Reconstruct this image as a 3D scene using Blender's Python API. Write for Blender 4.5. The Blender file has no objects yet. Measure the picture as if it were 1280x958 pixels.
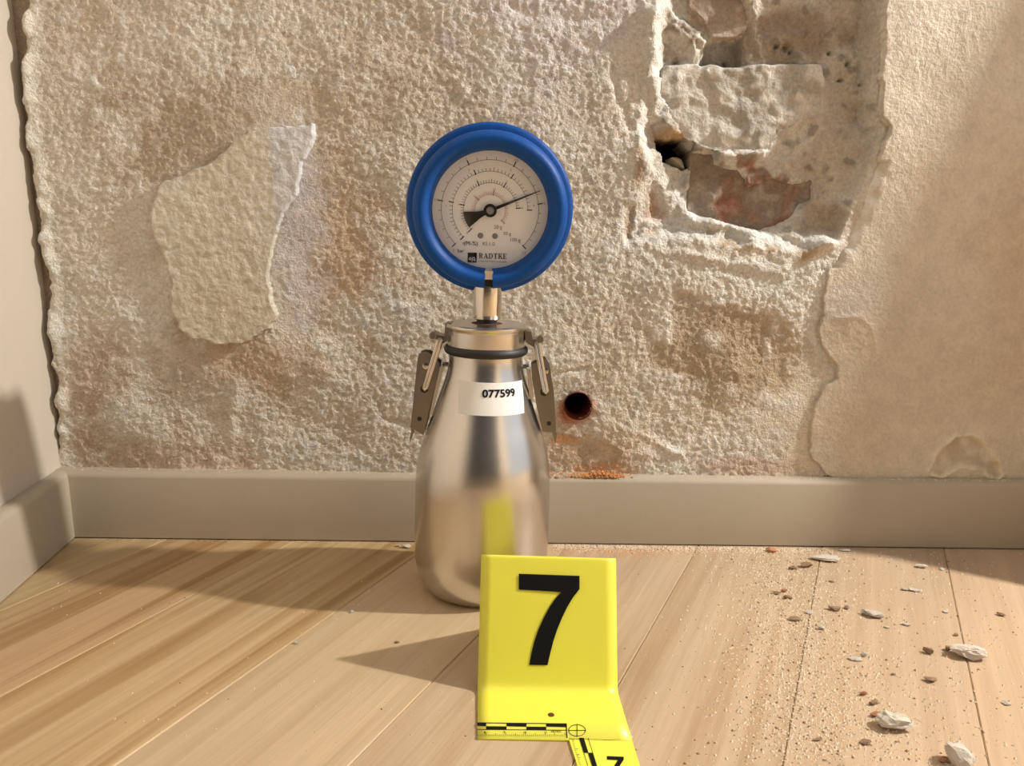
import bpy, bmesh, math, random
import numpy as np
from mathutils import Vector, Matrix

scene = bpy.context.scene
C = scene.collection
random.seed(7)
rng = np.random.default_rng(7)

# ------------------------------------------------------------------ camera
# world: X right, Y away from the viewer (the damaged wall), Z up, metres
F, CX, CY, CAM_H = 960.0, 640.0, 479.0, 0.2402
PITCH, ROLL, YAW = math.atan(190 / F), math.radians(0.26), math.radians(1.25)
_fw = Vector((-math.sin(YAW) * math.cos(PITCH), math.cos(YAW) * math.cos(PITCH), -math.sin(PITCH)))
_r0 = Vector((math.cos(YAW), math.sin(YAW), 0)); _u0 = _r0.cross(_fw)
_r = math.cos(ROLL) * _r0 + math.sin(ROLL) * _u0
_u = -math.sin(ROLL) * _r0 + math.cos(ROLL) * _u0
cam_data = bpy.data.cameras.new('camera'); cam = bpy.data.objects.new('camera', cam_data); C.objects.link(cam)
cam_data.sensor_fit = 'HORIZONTAL'; cam_data.sensor_width = 36.0; cam_data.lens = F / 1280 * 36.0
cam_data.clip_start = 0.01
m = Matrix((( _r.x, _u.x, -_fw.x, 0), (_r.y, _u.y, -_fw.y, 0), (_r.z, _u.z, -_fw.z, CAM_H), (0, 0, 0, 1)))
cam.matrix_world = m
scene.camera = cam

# ------------------------------------------------------------------ light
vs = scene.view_settings
vs.view_transform = 'Standard'; vs.look = 'None'; vs.gamma = 1.0; vs.use_curve_mapping = False
vs.exposure = 0.0
world = bpy.data.worlds.new('room_light'); scene.world = world; world.use_nodes = True
bg = world.node_tree.nodes['Background']
bg.inputs[0].default_value = (0.965, 0.99, 1.02, 1); bg.inputs[1].default_value = 0.77
ld = bpy.data.lights.new('floor_lamp_bulb', 'POINT'); lamp = bpy.data.objects.new('floor_lamp_bulb', ld); C.objects.link(lamp)
ld.energy = 76; ld.shadow_soft_size = 0.022; ld.color = (1.0, 0.945, 0.875)
lamp.location = (1.02, 0.41, 0.875)

# ------------------------------------------------------------------ pixel measurements -> places
def ray(x, y): return _fw + (x - CX) / F * _r - (y - CY) / F * _u
EYE = Vector((0, 0, CAM_H))
def on_floor(x, y, z=0.0):
    d = ray(x, y); return EYE + d * ((z - CAM_H) / d.z)
def on_wall(x, y, Y):
    d = ray(x, y); return EYE + d * (Y / d.y)
def on_plane(x, y, p, n):
    d = ray(x, y); return EYE + d * ((p - EYE).dot(n) / d.dot(n))

# ------------------------------------------------------------------ helpers
def link_mesh(name, me, mat=None, parent=None):
    o = bpy.data.objects.new(name, me); C.objects.link(o)
    if mat is not None:
        me.materials.clear(); me.materials.append(mat)
    if parent is not None: o.parent = parent
    return o
def from_bm(name, bm, mat, parent=None, smooth=False, angle=None):
    bmesh.ops.recalc_face_normals(bm, faces=bm.faces)
    me = bpy.data.meshes.new(name); bm.to_mesh(me); bm.free()
    if smooth:
        me.polygons.foreach_set('use_smooth', [True] * len(me.polygons))
        if angle is not None: me.set_sharp_from_angle(angle=math.radians(angle))
    return link_mesh(name, me, mat, parent)
def tag(o, label=None, cat=None, group=None, kind=None):
    if label: o['label'] = label
    if cat: o['category'] = cat
    if group: o['group'] = group
    if kind: o['kind'] = kind
    return o
def empty(name, loc=(0, 0, 0), rot=(0, 0, 0)):
    o = bpy.data.objects.new(name, None); C.objects.link(o); o.location = loc; o.rotation_euler = rot
    o.empty_display_size = 0.02
    return o
def add_box(bm, lo, hi, M=None):
    vs_ = [bm.verts.new(Vector((x, y, z)) if M is None else M @ Vector((x, y, z)))
           for x in (lo[0], hi[0]) for y in (lo[1], hi[1]) for z in (lo[2], hi[2])]
    for f in ((0, 1, 3, 2), (4, 6, 7, 5), (0, 4, 5, 1), (2, 3, 7, 6), (0, 2, 6, 4), (1, 5, 7, 3)):
        bm.faces.new([vs_[i] for i in f])
def lathe(bm, prof, n=64, M=None, a0=0.0, a1=2 * math.pi, cap=False):
    """profile of (radius, height) turned about Z"""
    closed = abs((a1 - a0) - 2 * math.pi) < 1e-6
    cols = n if closed else n + 1
    rings = []
    for r, z in prof:
        if r < 1e-7:
            v = Vector((0, 0, z)); rings.append([bm.verts.new(M @ v if M else v)]); continue
        ring = []
        for i in range(cols):
            a = a0 + (a1 - a0) * i / n
            v = Vector((r * math.cos(a), r * math.sin(a), z)); ring.append(bm.verts.new(M @ v if M else v))
        rings.append(ring)
    for A, B in zip(rings[:-1], rings[1:]):
        for i in range(n):
            j = (i + 1) % cols
            if len(A) == 1 and len(B) == 1: continue
            if len(A) == 1: bm.faces.new((A[0], B[j], B[i]))
            elif len(B) == 1: bm.faces.new((A[i], A[j], B[0]))
            else: bm.faces.new((A[i], A[j], B[j], B[i]))
    if cap and not closed:
        bm.faces.new([r_[0] for r_ in rings]); bm.faces.new([r_[-1] for r_ in rings])
def tube(bm, pts, r, n=10, closed=False):
    pts = [Vector(p) for p in pts]; rings = []
    up = Vector((0.13, 0.97, 0.2)).normalized()
    N = len(pts)
    for i, p in enumerate(pts):
        a = pts[(i - 1) % N] if (closed or i > 0) else p
        b = pts[(i + 1) % N] if (closed or i < N - 1) else p
        t = (b - a).normalized(); s = t.cross(up)
        if s.length < 1e-4: s = t.cross(Vector((1, 0, 0)))
        s.normalize(); q = s.cross(t)
        rings.append([bm.verts.new(p + r * (math.cos(k * 2 * math.pi / n) * s + math.sin(k * 2 * math.pi / n) * q)) for k in range(n)])
    for i in range(N if closed else N - 1):
        A, B = rings[i], rings[(i + 1) % N]
        for k in range(n): bm.faces.new((A[k], A[(k + 1) % n], B[(k + 1) % n], B[k]))
    if not closed:
        bm.faces.new(rings[0]); bm.faces.new(rings[-1])
def prism(bm, pts, a, b):
    """closed polygon pts given as vectors; extruded from +a to +b offsets"""
    A = [bm.verts.new(Vector(p) + Vector(a)) for p in pts]; B = [bm.verts.new(Vector(p) + Vector(b)) for p in pts]
    n = len(pts); bm.faces.new(A); bm.faces.new(B[::-1])
    for i in range(n): bm.faces.new((A[i], B[i], B[(i + 1) % n], A[(i + 1) % n]))
def text_mesh(s, size=1.0, bold=0.0, align='LEFT', squeeze=1.0):
    cu = bpy.data.curves.new('lettering', 'FONT'); cu.body = s; cu.size = size; cu.offset = bold
    cu.align_x = align; cu.space_character = 1.0; cu.resolution_u = 3
    o = bpy.data.objects.new('lettering', cu); C.objects.link(o)
    me = bpy.data.meshes.new_from_object(o.evaluated_get(bpy.context.evaluated_depsgraph_get()))
    bpy.data.objects.remove(o); bpy.data.curves.remove(cu)
    co = [(v.co.x * squeeze, v.co.y) for v in me.vertices]
    fs = [tuple(p.vertices) for p in me.polygons]
    bpy.data.meshes.remove(me)
    return co, fs
def add_flat(bm, co, fs, fn):
    V = [bm.verts.new(fn(x, y)) for x, y in co]
    for f in fs:
        try: bm.faces.new([V[i] for i in f])
        except ValueError: pass

# ------------------------------------------------------------------ materials
def new_mat(name):
    mt = bpy.data.materials.new(name); mt.use_nodes = True
    nt = mt.node_tree; b = nt.nodes['Principled BSDF']
    return mt, nt, b
def nd(nt, kind, **kw):
    n = nt.nodes.new(kind)
    for k, v in kw.items():
        if k in n.inputs: n.inputs[k].default_value = v
        else: setattr(n, k, v)
    return n
def srgb(r, g, b):
    f = lambda c: (c / 255 / 12.92) if c / 255 <= 0.04045 else ((c / 255 + 0.055) / 1.055) ** 2.4
    return (f(r), f(g), f(b), 1)
def simple(name, col, rough=0.5, metal=0.0, var=0.06, scale=60, bump=0.0, bscale=200, **kw):
    mt, nt, b = new_mat(name)
    tc = nd(nt, 'ShaderNodeTexCoord')
    nz = nd(nt, 'ShaderNodeTexNoise', Scale=scale, Detail=5.0)
    nt.links.new(tc.outputs['Object'], nz.inputs['Vector'])
    mx = nd(nt, 'ShaderNodeMix', data_type='RGBA')
    mx.inputs['A'].default_value = tuple(c * (1 - var) for c in col[:3]) + (1,)
    mx.inputs['B'].default_value = tuple(min(1, c * (1 + var)) for c in col[:3]) + (1,)
    nt.links.new(nz.outputs['Fac'], mx.inputs['Factor'])
    nt.links.new(mx.outputs['Result'], b.inputs['Base Color'])
    b.inputs['Roughness'].default_value = rough; b.inputs['Metallic'].default_value = metal
    for k, v in kw.items(): b.inputs[k].default_value = v
    if bump:
        n2 = nd(nt, 'ShaderNodeTexNoise', Scale=bscale, Detail=6.0)
        nt.links.new(tc.outputs['Object'], n2.inputs['Vector'])
        bp = nd(nt, 'ShaderNodeBump', Strength=1.0, Distance=bump)
        nt.links.new(n2.outputs['Fac'], bp.inputs['Height']); nt.links.new(bp.outputs['Normal'], b.inputs['Normal'])
    return mt

def pigment_material(name, bump, bscale, rough=0.95, grain=0.2, gscale=420):
    """mineral surface whose pigment varies from place to place (stored per vertex), with fine grain"""
    mt, nt, b = new_mat(name)
    at = nd(nt, 'ShaderNodeAttribute', attribute_name='pigment')
    tc = nd(nt, 'ShaderNodeTexCoord')
    n1 = nd(nt, 'ShaderNodeTexNoise', Scale=gscale, Detail=6.0, Roughness=0.65)
    n3 = nd(nt, 'ShaderNodeTexNoise', Scale=70.0, Detail=4.0)
    for n in (n1, n3): nt.links.new(tc.outputs['Object'], n.inputs['Vector'])
    mr = nd(nt, 'ShaderNodeMapRange'); mr.inputs['From Min'].default_value = 0.3; mr.inputs['From Max'].default_value = 0.7
    mr.inputs['To Min'].default_value = 1 - grain; mr.inputs['To Max'].default_value = 1 + grain
    nt.links.new(n1.outputs['Fac'], mr.inputs['Value'])
    m3 = nd(nt, 'ShaderNodeMapRange'); m3.inputs['From Min'].default_value = 0.3; m3.inputs['From Max'].default_value = 0.7
    m3.inputs['To Min'].default_value = 0.93; m3.inputs['To Max'].default_value = 1.07
    nt.links.new(n3.outputs['Fac'], m3.inputs['Value'])
    mu = nd(nt, 'ShaderNodeMath', operation='MULTIPLY')
    nt.links.new(mr.outputs['Result'], mu.inputs[0]); nt.links.new(m3.outputs['Result'], mu.inputs[1])
    vm = nd(nt, 'ShaderNodeVectorMath', operation='SCALE')
    nt.links.new(at.outputs['Color'], vm.inputs[0]); nt.links.new(mu.outputs[0], vm.inputs['Scale'])
    nt.links.new(vm.outputs[0], b.inputs['Base Color'])
    b.inputs['Roughness'].default_value = rough; b.inputs['Specular IOR Level'].default_value = 0.15
    n2 = nd(nt, 'ShaderNodeTexNoise', Scale=bscale, Detail=5.0, Roughness=0.6)
    nt.links.new(tc.outputs['Object'], n2.inputs['Vector'])
    bp = nd(nt, 'ShaderNodeBump', Strength=1.0, Distance=bump)
    nt.links.new(n2.outputs['Fac'], bp.inputs['Height']); nt.links.new(bp.outputs['Normal'], b.inputs['Normal'])
    return mt

M_render = pigment_material('rough_render', 0.0022, 640)
M_finish = pigment_material('finish_plaster', 0.0012, 420, grain=0.10)
M_brick = pigment_material('old_brick', 0.0012, 420, grain=0.22)

def metal_mat(name, col, rough, aniso, bump=0.0):
    mt, nt, b = new_mat(name)
    tc = nd(nt, 'ShaderNodeTexCoord'); mp = nd(nt, 'ShaderNodeMapping'); mp.inputs['Scale'].default_value = (25, 25, 260)
    nz = nd(nt, 'ShaderNodeTexNoise', Scale=3.0, Detail=4.0)
    nt.links.new(tc.outputs['Object'], mp.inputs['Vector']); nt.links.new(mp.outputs[0], nz.inputs['Vector'])
    mr = nd(nt, 'ShaderNodeMapRange'); mr.inputs['To Min'].default_value = rough * 0.95; mr.inputs['To Max'].default_value = rough * 1.06
    nt.links.new(nz.outputs['Fac'], mr.inputs['Value']); nt.links.new(mr.outputs['Result'], b.inputs['Roughness'])
    b.inputs['Base Color'].default_value = col; b.inputs['Metallic'].default_value = 1.0
    if aniso:
        b.inputs['Anisotropic'].default_value = aniso
        tg = nd(nt, 'ShaderNodeTangent', direction_type='RADIAL', axis='Z')
        nt.links.new(tg.outputs[0], b.inputs['Tangent'])
    return mt
M_steel = metal_mat('brushed_stainless_steel', (0.68, 0.655, 0.62, 1), 0.25, 0.35)
M_chrome = metal_mat('polished_steel', (0.72, 0.69, 0.65, 1), 0.14, 0.0)
M_latch = metal_mat('dull_steel', (0.30, 0.27, 0.24, 1), 0.38, 0.0)
M_rubber = simple('black_rubber', (0.02, 0.018, 0.017), 0.5)
M_blue = simple('blue_rubber', srgb(0, 74, 152), 0.5, var=0.2, scale=45, bump=0.0002, bscale=300, **{'Specular IOR Level': 0.3})
M_dial = simple('white_dial_enamel', srgb(248, 249, 253), 0.5, var=0.005)
M_ink = simple('black_ink', (0.006, 0.006, 0.007), 0.6, **{'Specular IOR Level': 0.15})
M_greyink = simple('grey_ink', (0.22, 0.22, 0.24), 0.6)
M_redink = simple('faded_red_ink', srgb(176, 120, 124), 0.6)
M_sticker = simple('white_sticker_paper', srgb(240, 238, 232), 0.6, var=0.02)
M_rust = simple('rust_stain', srgb(98, 56, 36), 0.9, var=0.3, scale=400)
M_yellow = simple('yellow_plastic', srgb(238, 232, 82), 0.36, var=0.03, scale=12)
M_base = simple('grey_painted_baseboard', srgb(178, 166, 146), 0.5, var=0.035, scale=25, bump=0.0003, bscale=70)
M_leftwall = simple('cream_paint', srgb(203, 193, 178), 0.7, var=0.02, scale=8, bump=0.0004, bscale=90)
M_dark = simple('dark_blue_grey_paint', srgb(36, 38, 44), 0.7)
M_shadowgap = simple('dark_gap', srgb(40, 32, 26), 0.9)
M_holewall = simple('drilled_brick', srgb(112, 48, 26), 0.95, var=0.25, scale=300, bump=0.0006, bscale=500)
M_mortarchip = simple('plaster_chip', srgb(200, 191, 176), 0.95, var=0.16, scale=2.5, bump=0.0004, bscale=7)
M_greychip = simple('grey_mortar_chip', srgb(192, 184, 170), 0.95, var=0.15, scale=2.5, bump=0.0004, bscale=7)
M_brownchip = simple('brown_mortar_chip', srgb(148, 120, 94), 0.95, var=0.2, scale=2.5, bump=0.0004, bscale=7)
M_redchip = simple('brick_chip', srgb(178, 124, 88), 0.95, var=0.2, scale=2.5, bump=0.0004, bscale=7)
M_crumb = simple('plaster_dust', srgb(226, 208, 184), 0.95, var=0.2, scale=300)
M_orange = simple('brick_dust', srgb(208, 146, 92), 0.95, var=0.25, scale=350)
M_pinkdust = simple('pale_brick_dust', srgb(212, 170, 130), 0.95, var=0.2, scale=350)

def glass_mat():
    mt, nt, b = new_mat('gauge_glass')
    nt.nodes.remove(b)
    tr = nd(nt, 'ShaderNodeBsdfTransparent'); gl = nd(nt, 'ShaderNodeBsdfGlossy', Roughness=0.12)
    gl.inputs['Color'].default_value = (1, 1, 1, 1)
    lw = nd(nt, 'ShaderNodeLayerWeight', Blend=0.5); pw = nd(nt, 'ShaderNodeMath', operation='POWER'); pw.inputs[1].default_value = 5.0
    nt.links.new(lw.outputs['Facing'], pw.inputs[0]); fr = nd(nt, 'ShaderNodeMath', operation='MULTIPLY_ADD'); fr.inputs[1].default_value = 0.6; fr.inputs[2].default_value = 0.025
    nt.links.new(pw.outputs[0], fr.inputs[0]); ms = nd(nt, 'ShaderNodeMixShader')
    nt.links.new(fr.outputs[0], ms.inputs[0]); nt.links.new(tr.outputs[0], ms.inputs[1]); nt.links.new(gl.outputs[0], ms.inputs[2])
    nt.links.new(ms.outputs[0], nt.nodes['Material Output'].inputs['Surface'])
    return mt
M_glass = glass_mat()

def wood_mat():
    """oak boards: grain runs along local Y; the object colour carries each board's tone (rgb) and streakiness (alpha)"""
    mt, nt, b = new_mat('oiled_oak')
    tc = nd(nt, 'ShaderNodeTexCoord'); oi = nd(nt, 'ShaderNodeObjectInfo')
    off = nd(nt, 'ShaderNodeVectorMath', operation='SCALE'); off.inputs['Scale'].default_value = 37.0
    cb = nd(nt, 'ShaderNodeCombineXYZ')
    nt.links.new(oi.outputs['Random'], cb.inputs[0]); nt.links.new(oi.outputs['Random'], cb.inputs[1])
    nt.links.new(cb.outputs[0], off.inputs[0])
    ad = nd(nt, 'ShaderNodeVectorMath', operation='ADD')
    nt.links.new(tc.outputs['Object'], ad.inputs[0]); nt.links.new(off.outputs[0], ad.inputs[1])
    def noise(sx, sy, sc, det=4.0, rough=0.5, dist=0.0):
        mp = nd(nt, 'ShaderNodeMapping'); mp.inputs['Scale'].default_value = (sx, sy, 1)
        nz = nd(nt, 'ShaderNodeTexNoise', Scale=sc, Detail=det, Roughness=rough, Distortion=dist)
        nt.links.new(ad.outputs[0], mp.inputs['Vector']); nt.links.new(mp.outputs[0], nz.inputs['Vector'])
        return nz.outputs['Fac']
    def rng_(src, a, c, lo, hi):
        r = nd(nt, 'ShaderNodeMapRange'); r.inputs['From Min'].default_value = a; r.inputs['From Max'].default_value = c
        r.inputs['To Min'].default_value = lo; r.inputs['To Max'].default_value = hi
        nt.links.new(src, r.inputs['Value']); return r.outputs['Result']
    def math_(op, a, c):
        k = nd(nt, 'ShaderNodeMath', operation=op)
        for i, s in enumerate((a, c)):
            if isinstance(s, (int, float)): k.inputs[i].default_value = s
            else: nt.links.new(s, k.inputs[i])
        return k.outputs[0]
    streak = rng_(noise(1, 0.035, 75, 3, 0.55, 0.6), 0.40, 0.66, 0, 1)
    fine = rng_(noise(1, 0.03, 420, 4, 0.6), 0.3, 0.7, -1, 1)
    broad = rng_(noise(1, 0.12, 20, 3), 0.3, 0.7, -1, 1)
    sfac = math_('MULTIPLY', streak, oi.outputs['Alpha'])
    mx = nd(nt, 'ShaderNodeMix', data_type='RGBA')
    nt.links.new(sfac, mx.inputs['Factor']); nt.links.new(oi.outputs['Color'], mx.inputs['A'])
    dk = nd(nt, 'ShaderNodeMix', data_type='RGBA', blend_type='MULTIPLY'); dk.inputs['Factor'].default_value = 1.0
    nt.links.new(oi.outputs['Color'], dk.inputs['A']); dk.inputs['B'].default_value = (0.66, 0.56, 0.42, 1)
    nt.links.new(dk.outputs['Result'], mx.inputs['B'])
    gain = math_('ADD', math_('ADD', 1.0, math_('MULTIPLY', fine, 0.055)), math_('MULTIPLY', broad, 0.08))
    sc = nd(nt, 'ShaderNodeVectorMath', operation='SCALE')
    nt.links.new(mx.outputs['Result'], sc.inputs[0]); nt.links.new(gain, sc.inputs['Scale'])
    nt.links.new(sc.outputs[0], b.inputs['Base Color'])
    b.inputs['Roughness'].default_value = 0.42; b.inputs['Specular IOR Level'].default_value = 0.35
    bp = nd(nt, 'ShaderNodeBump', Strength=0.3, Distance=0.0002)
    nt.links.new(fine, bp.inputs['Height']); nt.links.new(bp.outputs['Normal'], b.inputs['Normal'])
    return mt
M_wood = wood_mat()

# ------------------------------------------------------------------ the damaged wall
YW = 0.578                                   # mean plane of the rough render
GX0, GX1, GZ0, GZ1, GS = -0.375, 0.56, 0.040, 0.57, 0.00095
gx = np.arange(GX0, GX1, GS); gz = np.arange(GZ0, GZ1, GS)
XX, ZZ = np.meshgrid(gx, gz)                 # rows = z
NR, NC = XX.shape
def fnoise(mm, seed, aniso=1.0):
    """smooth random relief with feature size mm, unit variance"""
    r = np.random.default_rng(seed).standard_normal((NR, NC))
    ky = np.fft.fftfreq(NR)[:, None]; kx = np.fft.rfftfreq(NC)[None, :]
    s = mm * 0.001 / GS * 0.5
    g = np.exp(-2 * (math.pi * s) ** 2 * (kx ** 2 + (ky * aniso) ** 2))
    o = np.fft.irfft2(np.fft.rfft2(r) * g, s=(NR, NC)); return o / o.std()
N1, N2, N3, N4, N5 = (fnoise(a, i) for i, a in enumerate((1.9, 3.6, 8.0, 22.0, 60.0)))
N0 = fnoise(1.1, 33); N6, N7 = fnoise(5.5, 21), fnoise(14, 22)
def wpt(x, y, Y=YW): p = on_wall(x, y, Y); return (p.x, p.z)
JX = XX + 0.0006 * N3 + 0.0004 * N2; JZ = ZZ + 0.0006 * np.roll(N3, 211, 1) + 0.0004 * np.roll(N2, 101, 0)
def sdf(px, X=None, Z=None, raw=False):
    """signed distance (positive inside) to an outline measured on the wall"""
    X = JX if X is None else X; Z = JZ if Z is None else Z
    P = [p if raw else wpt(*p) for p in px]
    d = np.full(X.shape, 1e9); ins = np.zeros(X.shape, bool)
    for (x0, z0), (x1, z1) in zip(P, P[1:] + P[:1]):
        ex, ez = x1 - x0, z1 - z0; L = ex * ex + ez * ez + 1e-12
        t = np.clip(((X - x0) * ex + (Z - z0) * ez) / L, 0, 1)
        d = np.minimum(d, np.hypot(X - x0 - t * ex, Z - z0 - t * ez))
        if abs(ez) > 1e-9:
            c = ((z0 > Z) != (z1 > Z)) & (X < ex * (Z - z0) / ez + x0); ins ^= c
    return np.where(ins, d, -d)
def line_d(px):
    P = [wpt(*p) for p in px]; d = np.full(JX.shape, 1e9)
    for (x0, z0), (x1, z1) in zip(P[:-1], P[1:]):
        ex, ez = x1 - x0, z1 - z0; L = ex * ex + ez * ez + 1e-12
        t = np.clip(((JX - x0) * ex + (JZ - z0) * ez) / L, 0, 1)
        d = np.minimum(d, np.hypot(JX - x0 - t * ex, JZ - z0 - t * ez))
    return d
def sstep(a, b, v):
    t = np.clip((v - a) / (b - a), 0, 1); return t * t * (3 - 2 * t)
def blob(x, y, rx, ry, soft=0.5):
    """soft patch around a place on the wall, radii in measured pixels (about 0.59 mm each)"""
    cx, cz = wpt(x, y); k = 0.00059
    q = np.hypot((JX - cx) / (rx * k), (JZ - cz) / (ry * k)) + 0.22 * N7 + 0.10 * N6
    return 1 - sstep(1 - soft, 1 + soft, q)

# outlines measured on the photograph
RECESS = [(822, -60), (818, 10), (808, 60), (803, 110), (797, 160), (794, 215), (789, 262), (782, 300), (800, 304),
          (850, 300), (905, 304), (960, 312), (1012, 314), (1046, 304), (1062, 270), (1078, 235), (1096, 190), (1104, 160),
          (1097, 148), (1098, 110), (1101, 50), (1106, -60)]
FINISH = [(1106, -220), (1106, -60), (1101, 50), (1098, 110), (1097, 148), (1107, 160), (1103, 178), (1090, 215), (1080, 245), (1070, 275),
          (1057, 306), (1040, 322), (1028, 352), (1024, 378), (1026, 395), (1019, 412), (1030, 438), (1043, 458), (1044, 472),
          (1028, 486), (1014, 512), (1009, 545), (1014, 575), (1028, 592), (1050, 604), (1100, 660), (1700, 660), (1700, -220)]
FLAKE = [(396, 154), (372, 157), (345, 160), (318, 163), (300, 175), (283, 191), (262, 205), (232, 221), (207, 226), (196, 248), (191, 270), (194, 296),
         (207, 318), (218, 352), (219, 392), (226, 412), (246, 422), (286, 430), (318, 424), (341, 410), (346, 392),
         (339, 352), (341, 318), (343, 300), (354, 272), (374, 240), (381, 205), (392, 180)]
BLOCK = [(834, 84), (872, 82), (930, 84), (990, 80), (1028, 84), (1034, 112), (1028, 136), (1000, 150), (975, 160), (962, 184), (900, 186), (872, 178), (850, 158), (838, 130), (826, 106)]
BRICK_LOW = [(866, 186), (897, 186), (902, 200), (930, 212), (945, 228), (975, 222), (1000, 228), (1024, 224), (1022, 250), (1000, 268), (975, 285), (955, 290), (910, 280), (862, 264), (864, 230)]
BRICK_TOP = [(866, -50), (870, 2), (884, 18), (896, 34), (912, 40), (934, 36), (940, 14), (934, -8), (938, -50)]
NICHE = [(884, 47), (900, 40), (934, 42), (938, 66), (943, 81), (910, 83), (884, 80)]
CAVITY = [(823, 174), (840, 175), (856, 175), (869, 180), (869, 202), (857, 208), (842, 204), (833, 201), (830, 190)]
EDGE = [(33, -80), (34, 0), (32, 60), (30, 115), (34, 152), (39, 198), (44, 230), (48, 262), (50, 285), (54, 322), (62, 354), (59, 381),
        (62, 413), (66, 431), (69, 465), (73, 487), (70, 532), (73, 560), (64, 582), (62, 640), (-80, 640), (-80, -80)]
HOLLOW = [(676, 545), (700, 543), (735, 545), (757, 552), (780, 566), (772, 580), (760, 592), (700, 600), (660, 600)]

s_rec, s_fin, s_flk = sdf(RECESS), sdf(FINISH), sdf(FLAKE)
s_blk, s_low, s_top = sdf(BLOCK), sdf(BRICK_LOW), sdf(BRICK_TOP)
s_nic, s_cav, s_edge, s_hol = sdf(NICHE), sdf(CAVITY), sdf(EDGE), sdf(HOLLOW)

# rough render relief
crust = np.clip(0.35 * N5 + 0.6 * N4 + 0.5 * N7, -1.5, 2)
grain = 0.00017 * N0 + 0.00019 * N1 + 0.00013 * N2 + 0.00006 * N3
lumps = np.clip(N6 - 0.6, 0, 3) ** 1.2
white_zone = np.clip(sum((blob(120, 180, 70, 120), blob(300, 40, 130, 50), blob(700, 60, 130, 60), blob(80, 420, 60, 90), blob(300, 560, 160, 40),
                  0.8 * blob(1000, 345, 80, 45), blob(480, 400, 70, 60), 0.7 * blob(620, 110, 110, 40), 0.6 * blob(850, 560, 120, 40))), 0, 1)
h = 0.0008 * N5 + 0.0005 * N4 + grain + 0.00042 * lumps * (0.15 + 1.0 * white_zone) + 0.0002 * np.clip(crust, 0, 2)
smoothish = np.clip(blob(365, 260, 50, 150) + blob(1000, 520, 60, 80), 0, 1)
h -= smoothish * grain * 0.5
# thin ridges and steps of the render
def ridge(px, width, amp):
    global h
    h = h + amp * np.exp(-(line_d(px) / width) ** 2) * (0.8 + 0.4 * N7)
ridge([(742, 508), (765, 530), (800, 545), (850, 566)], 0.0022, 0.0016)
ridge([(810, 300), (860, 318), (930, 332), (1000, 338)], 0.004, 0.0018)
ridge([(300, 480), (290, 520), (292, 560)], 0.004, 0.0014)
ridge([(470, 500), (478, 525), (510, 530)], 0.003, -0.0014)
ridge([(690, 468), (720, 462), (750, 458)], 0.0016, -0.0016)
ridge([(590, 12), (640, 8), (700, 22), (790, 30)], 0.004, -0.0014)
ridge([(764, 85), (770, 120), (790, 160)], 0.0025, -0.0016)
h += -0.0022 * sstep(-0.001, 0.003, s_hol)
h += 0.0006 * blob(700, 60, 150, 70)
# damp hollow in the middle right of the render
damp = blob(905, 440, 82, 66, 0.3)
h -= 0.0012 * damp
# recess knocked into the wall
depth = 0.015 * np.where(XX < wpt(900, 0)[0], sstep(-0.002, 0.017, s_rec), sstep(-0.001, 0.009, s_rec))
k_ = sstep(*[wpt(960, 0)[0], wpt(1100, 0)[0]], XX) * sstep(wpt(0, 130)[1], wpt(0, 260)[1], ZZ) # shallower to the lower right
depth *= 1 - 0.45 * k_
right_wall = sstep(0.0, 0.004, s_rec) * (XX > wpt(1040, 0)[0])
h_rec = -depth + 0.0016 * N4 * sstep(0, .01, s_rec) + 0.0008 * N7 + 1.5 * grain + 0.0007 * np.clip(N6, -1, 2)
h_rec += 0.0070 * np.exp(-(s_blk / 0.007) ** 2) * (s_blk < 0) * (ZZ < wpt(0, 95)[1])
w_rec = sstep(-0.002, 0.003, s_rec)
h = h * (1 - w_rec) + h_rec * w_rec
# sill of crusty mortar at the foot of the recess
sill = line_d([(800, 282), (840, 276), (885, 277), (930, 292), (985, 302), (1036, 303)])
h += 0.0085 * np.exp(-(sill / 0.0055) ** 2) * (0.9 + 0.25 * N7)
h += 0.007 * np.exp(-(line_d([(812, 195), (826, 225), (842, 250), (852, 262)]) / 0.009) ** 2)      # wedge of mortar beside the low brick
h += 0.008 * np.exp(-(line_d([(818, 20), (816, 80), (822, 140), (840, 165)]) / 0.006) ** 2)            # plastered left cheek
h += 0.006 * np.exp(-(line_d([(902, 192), (925, 196), (955, 190)]) / 0.0040) ** 2)
h += 0.006 * np.exp(-(line_d([(915, 210), (935, 224), (950, 232)]) / 0.0032) ** 2)
h += 0.005 * np.exp(-(line_d([(835, 10), (860, 28), (882, 46)]) / 0.0035) ** 2)
h += 0.005 * np.exp(-(line_d([(845, 30), (862, 42), (872, 60)]) / 0.003) ** 2)
h += 0.004 * np.exp(-(line_d([(944, -10), (952, 40), (962, 80)]) / 0.008) ** 2)
h -= 0.004 * np.exp(-(line_d([(788, 262), (787, 285), (786, 300)]) / 0.0035) ** 2)
for x, y, r in ((1027, 128, 2.2), (990, 54, 3.5), (978, 52, 2.5), (998, 60, 2), (918, 71, 2.5), (1060, 95, 2), (1070, 75, 2.4), (886, 76, 3), (1046, 60, 1.6), (850, 72, 4), (1088, 100, 2.2), (1090, 128, 2.2)):
    cx, cz = wpt(x, y); h -= 0.006 * np.exp(-(((JX - cx) ** 2 + (JZ - cz) ** 2) / (r * 0.00075) ** 2))
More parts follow.
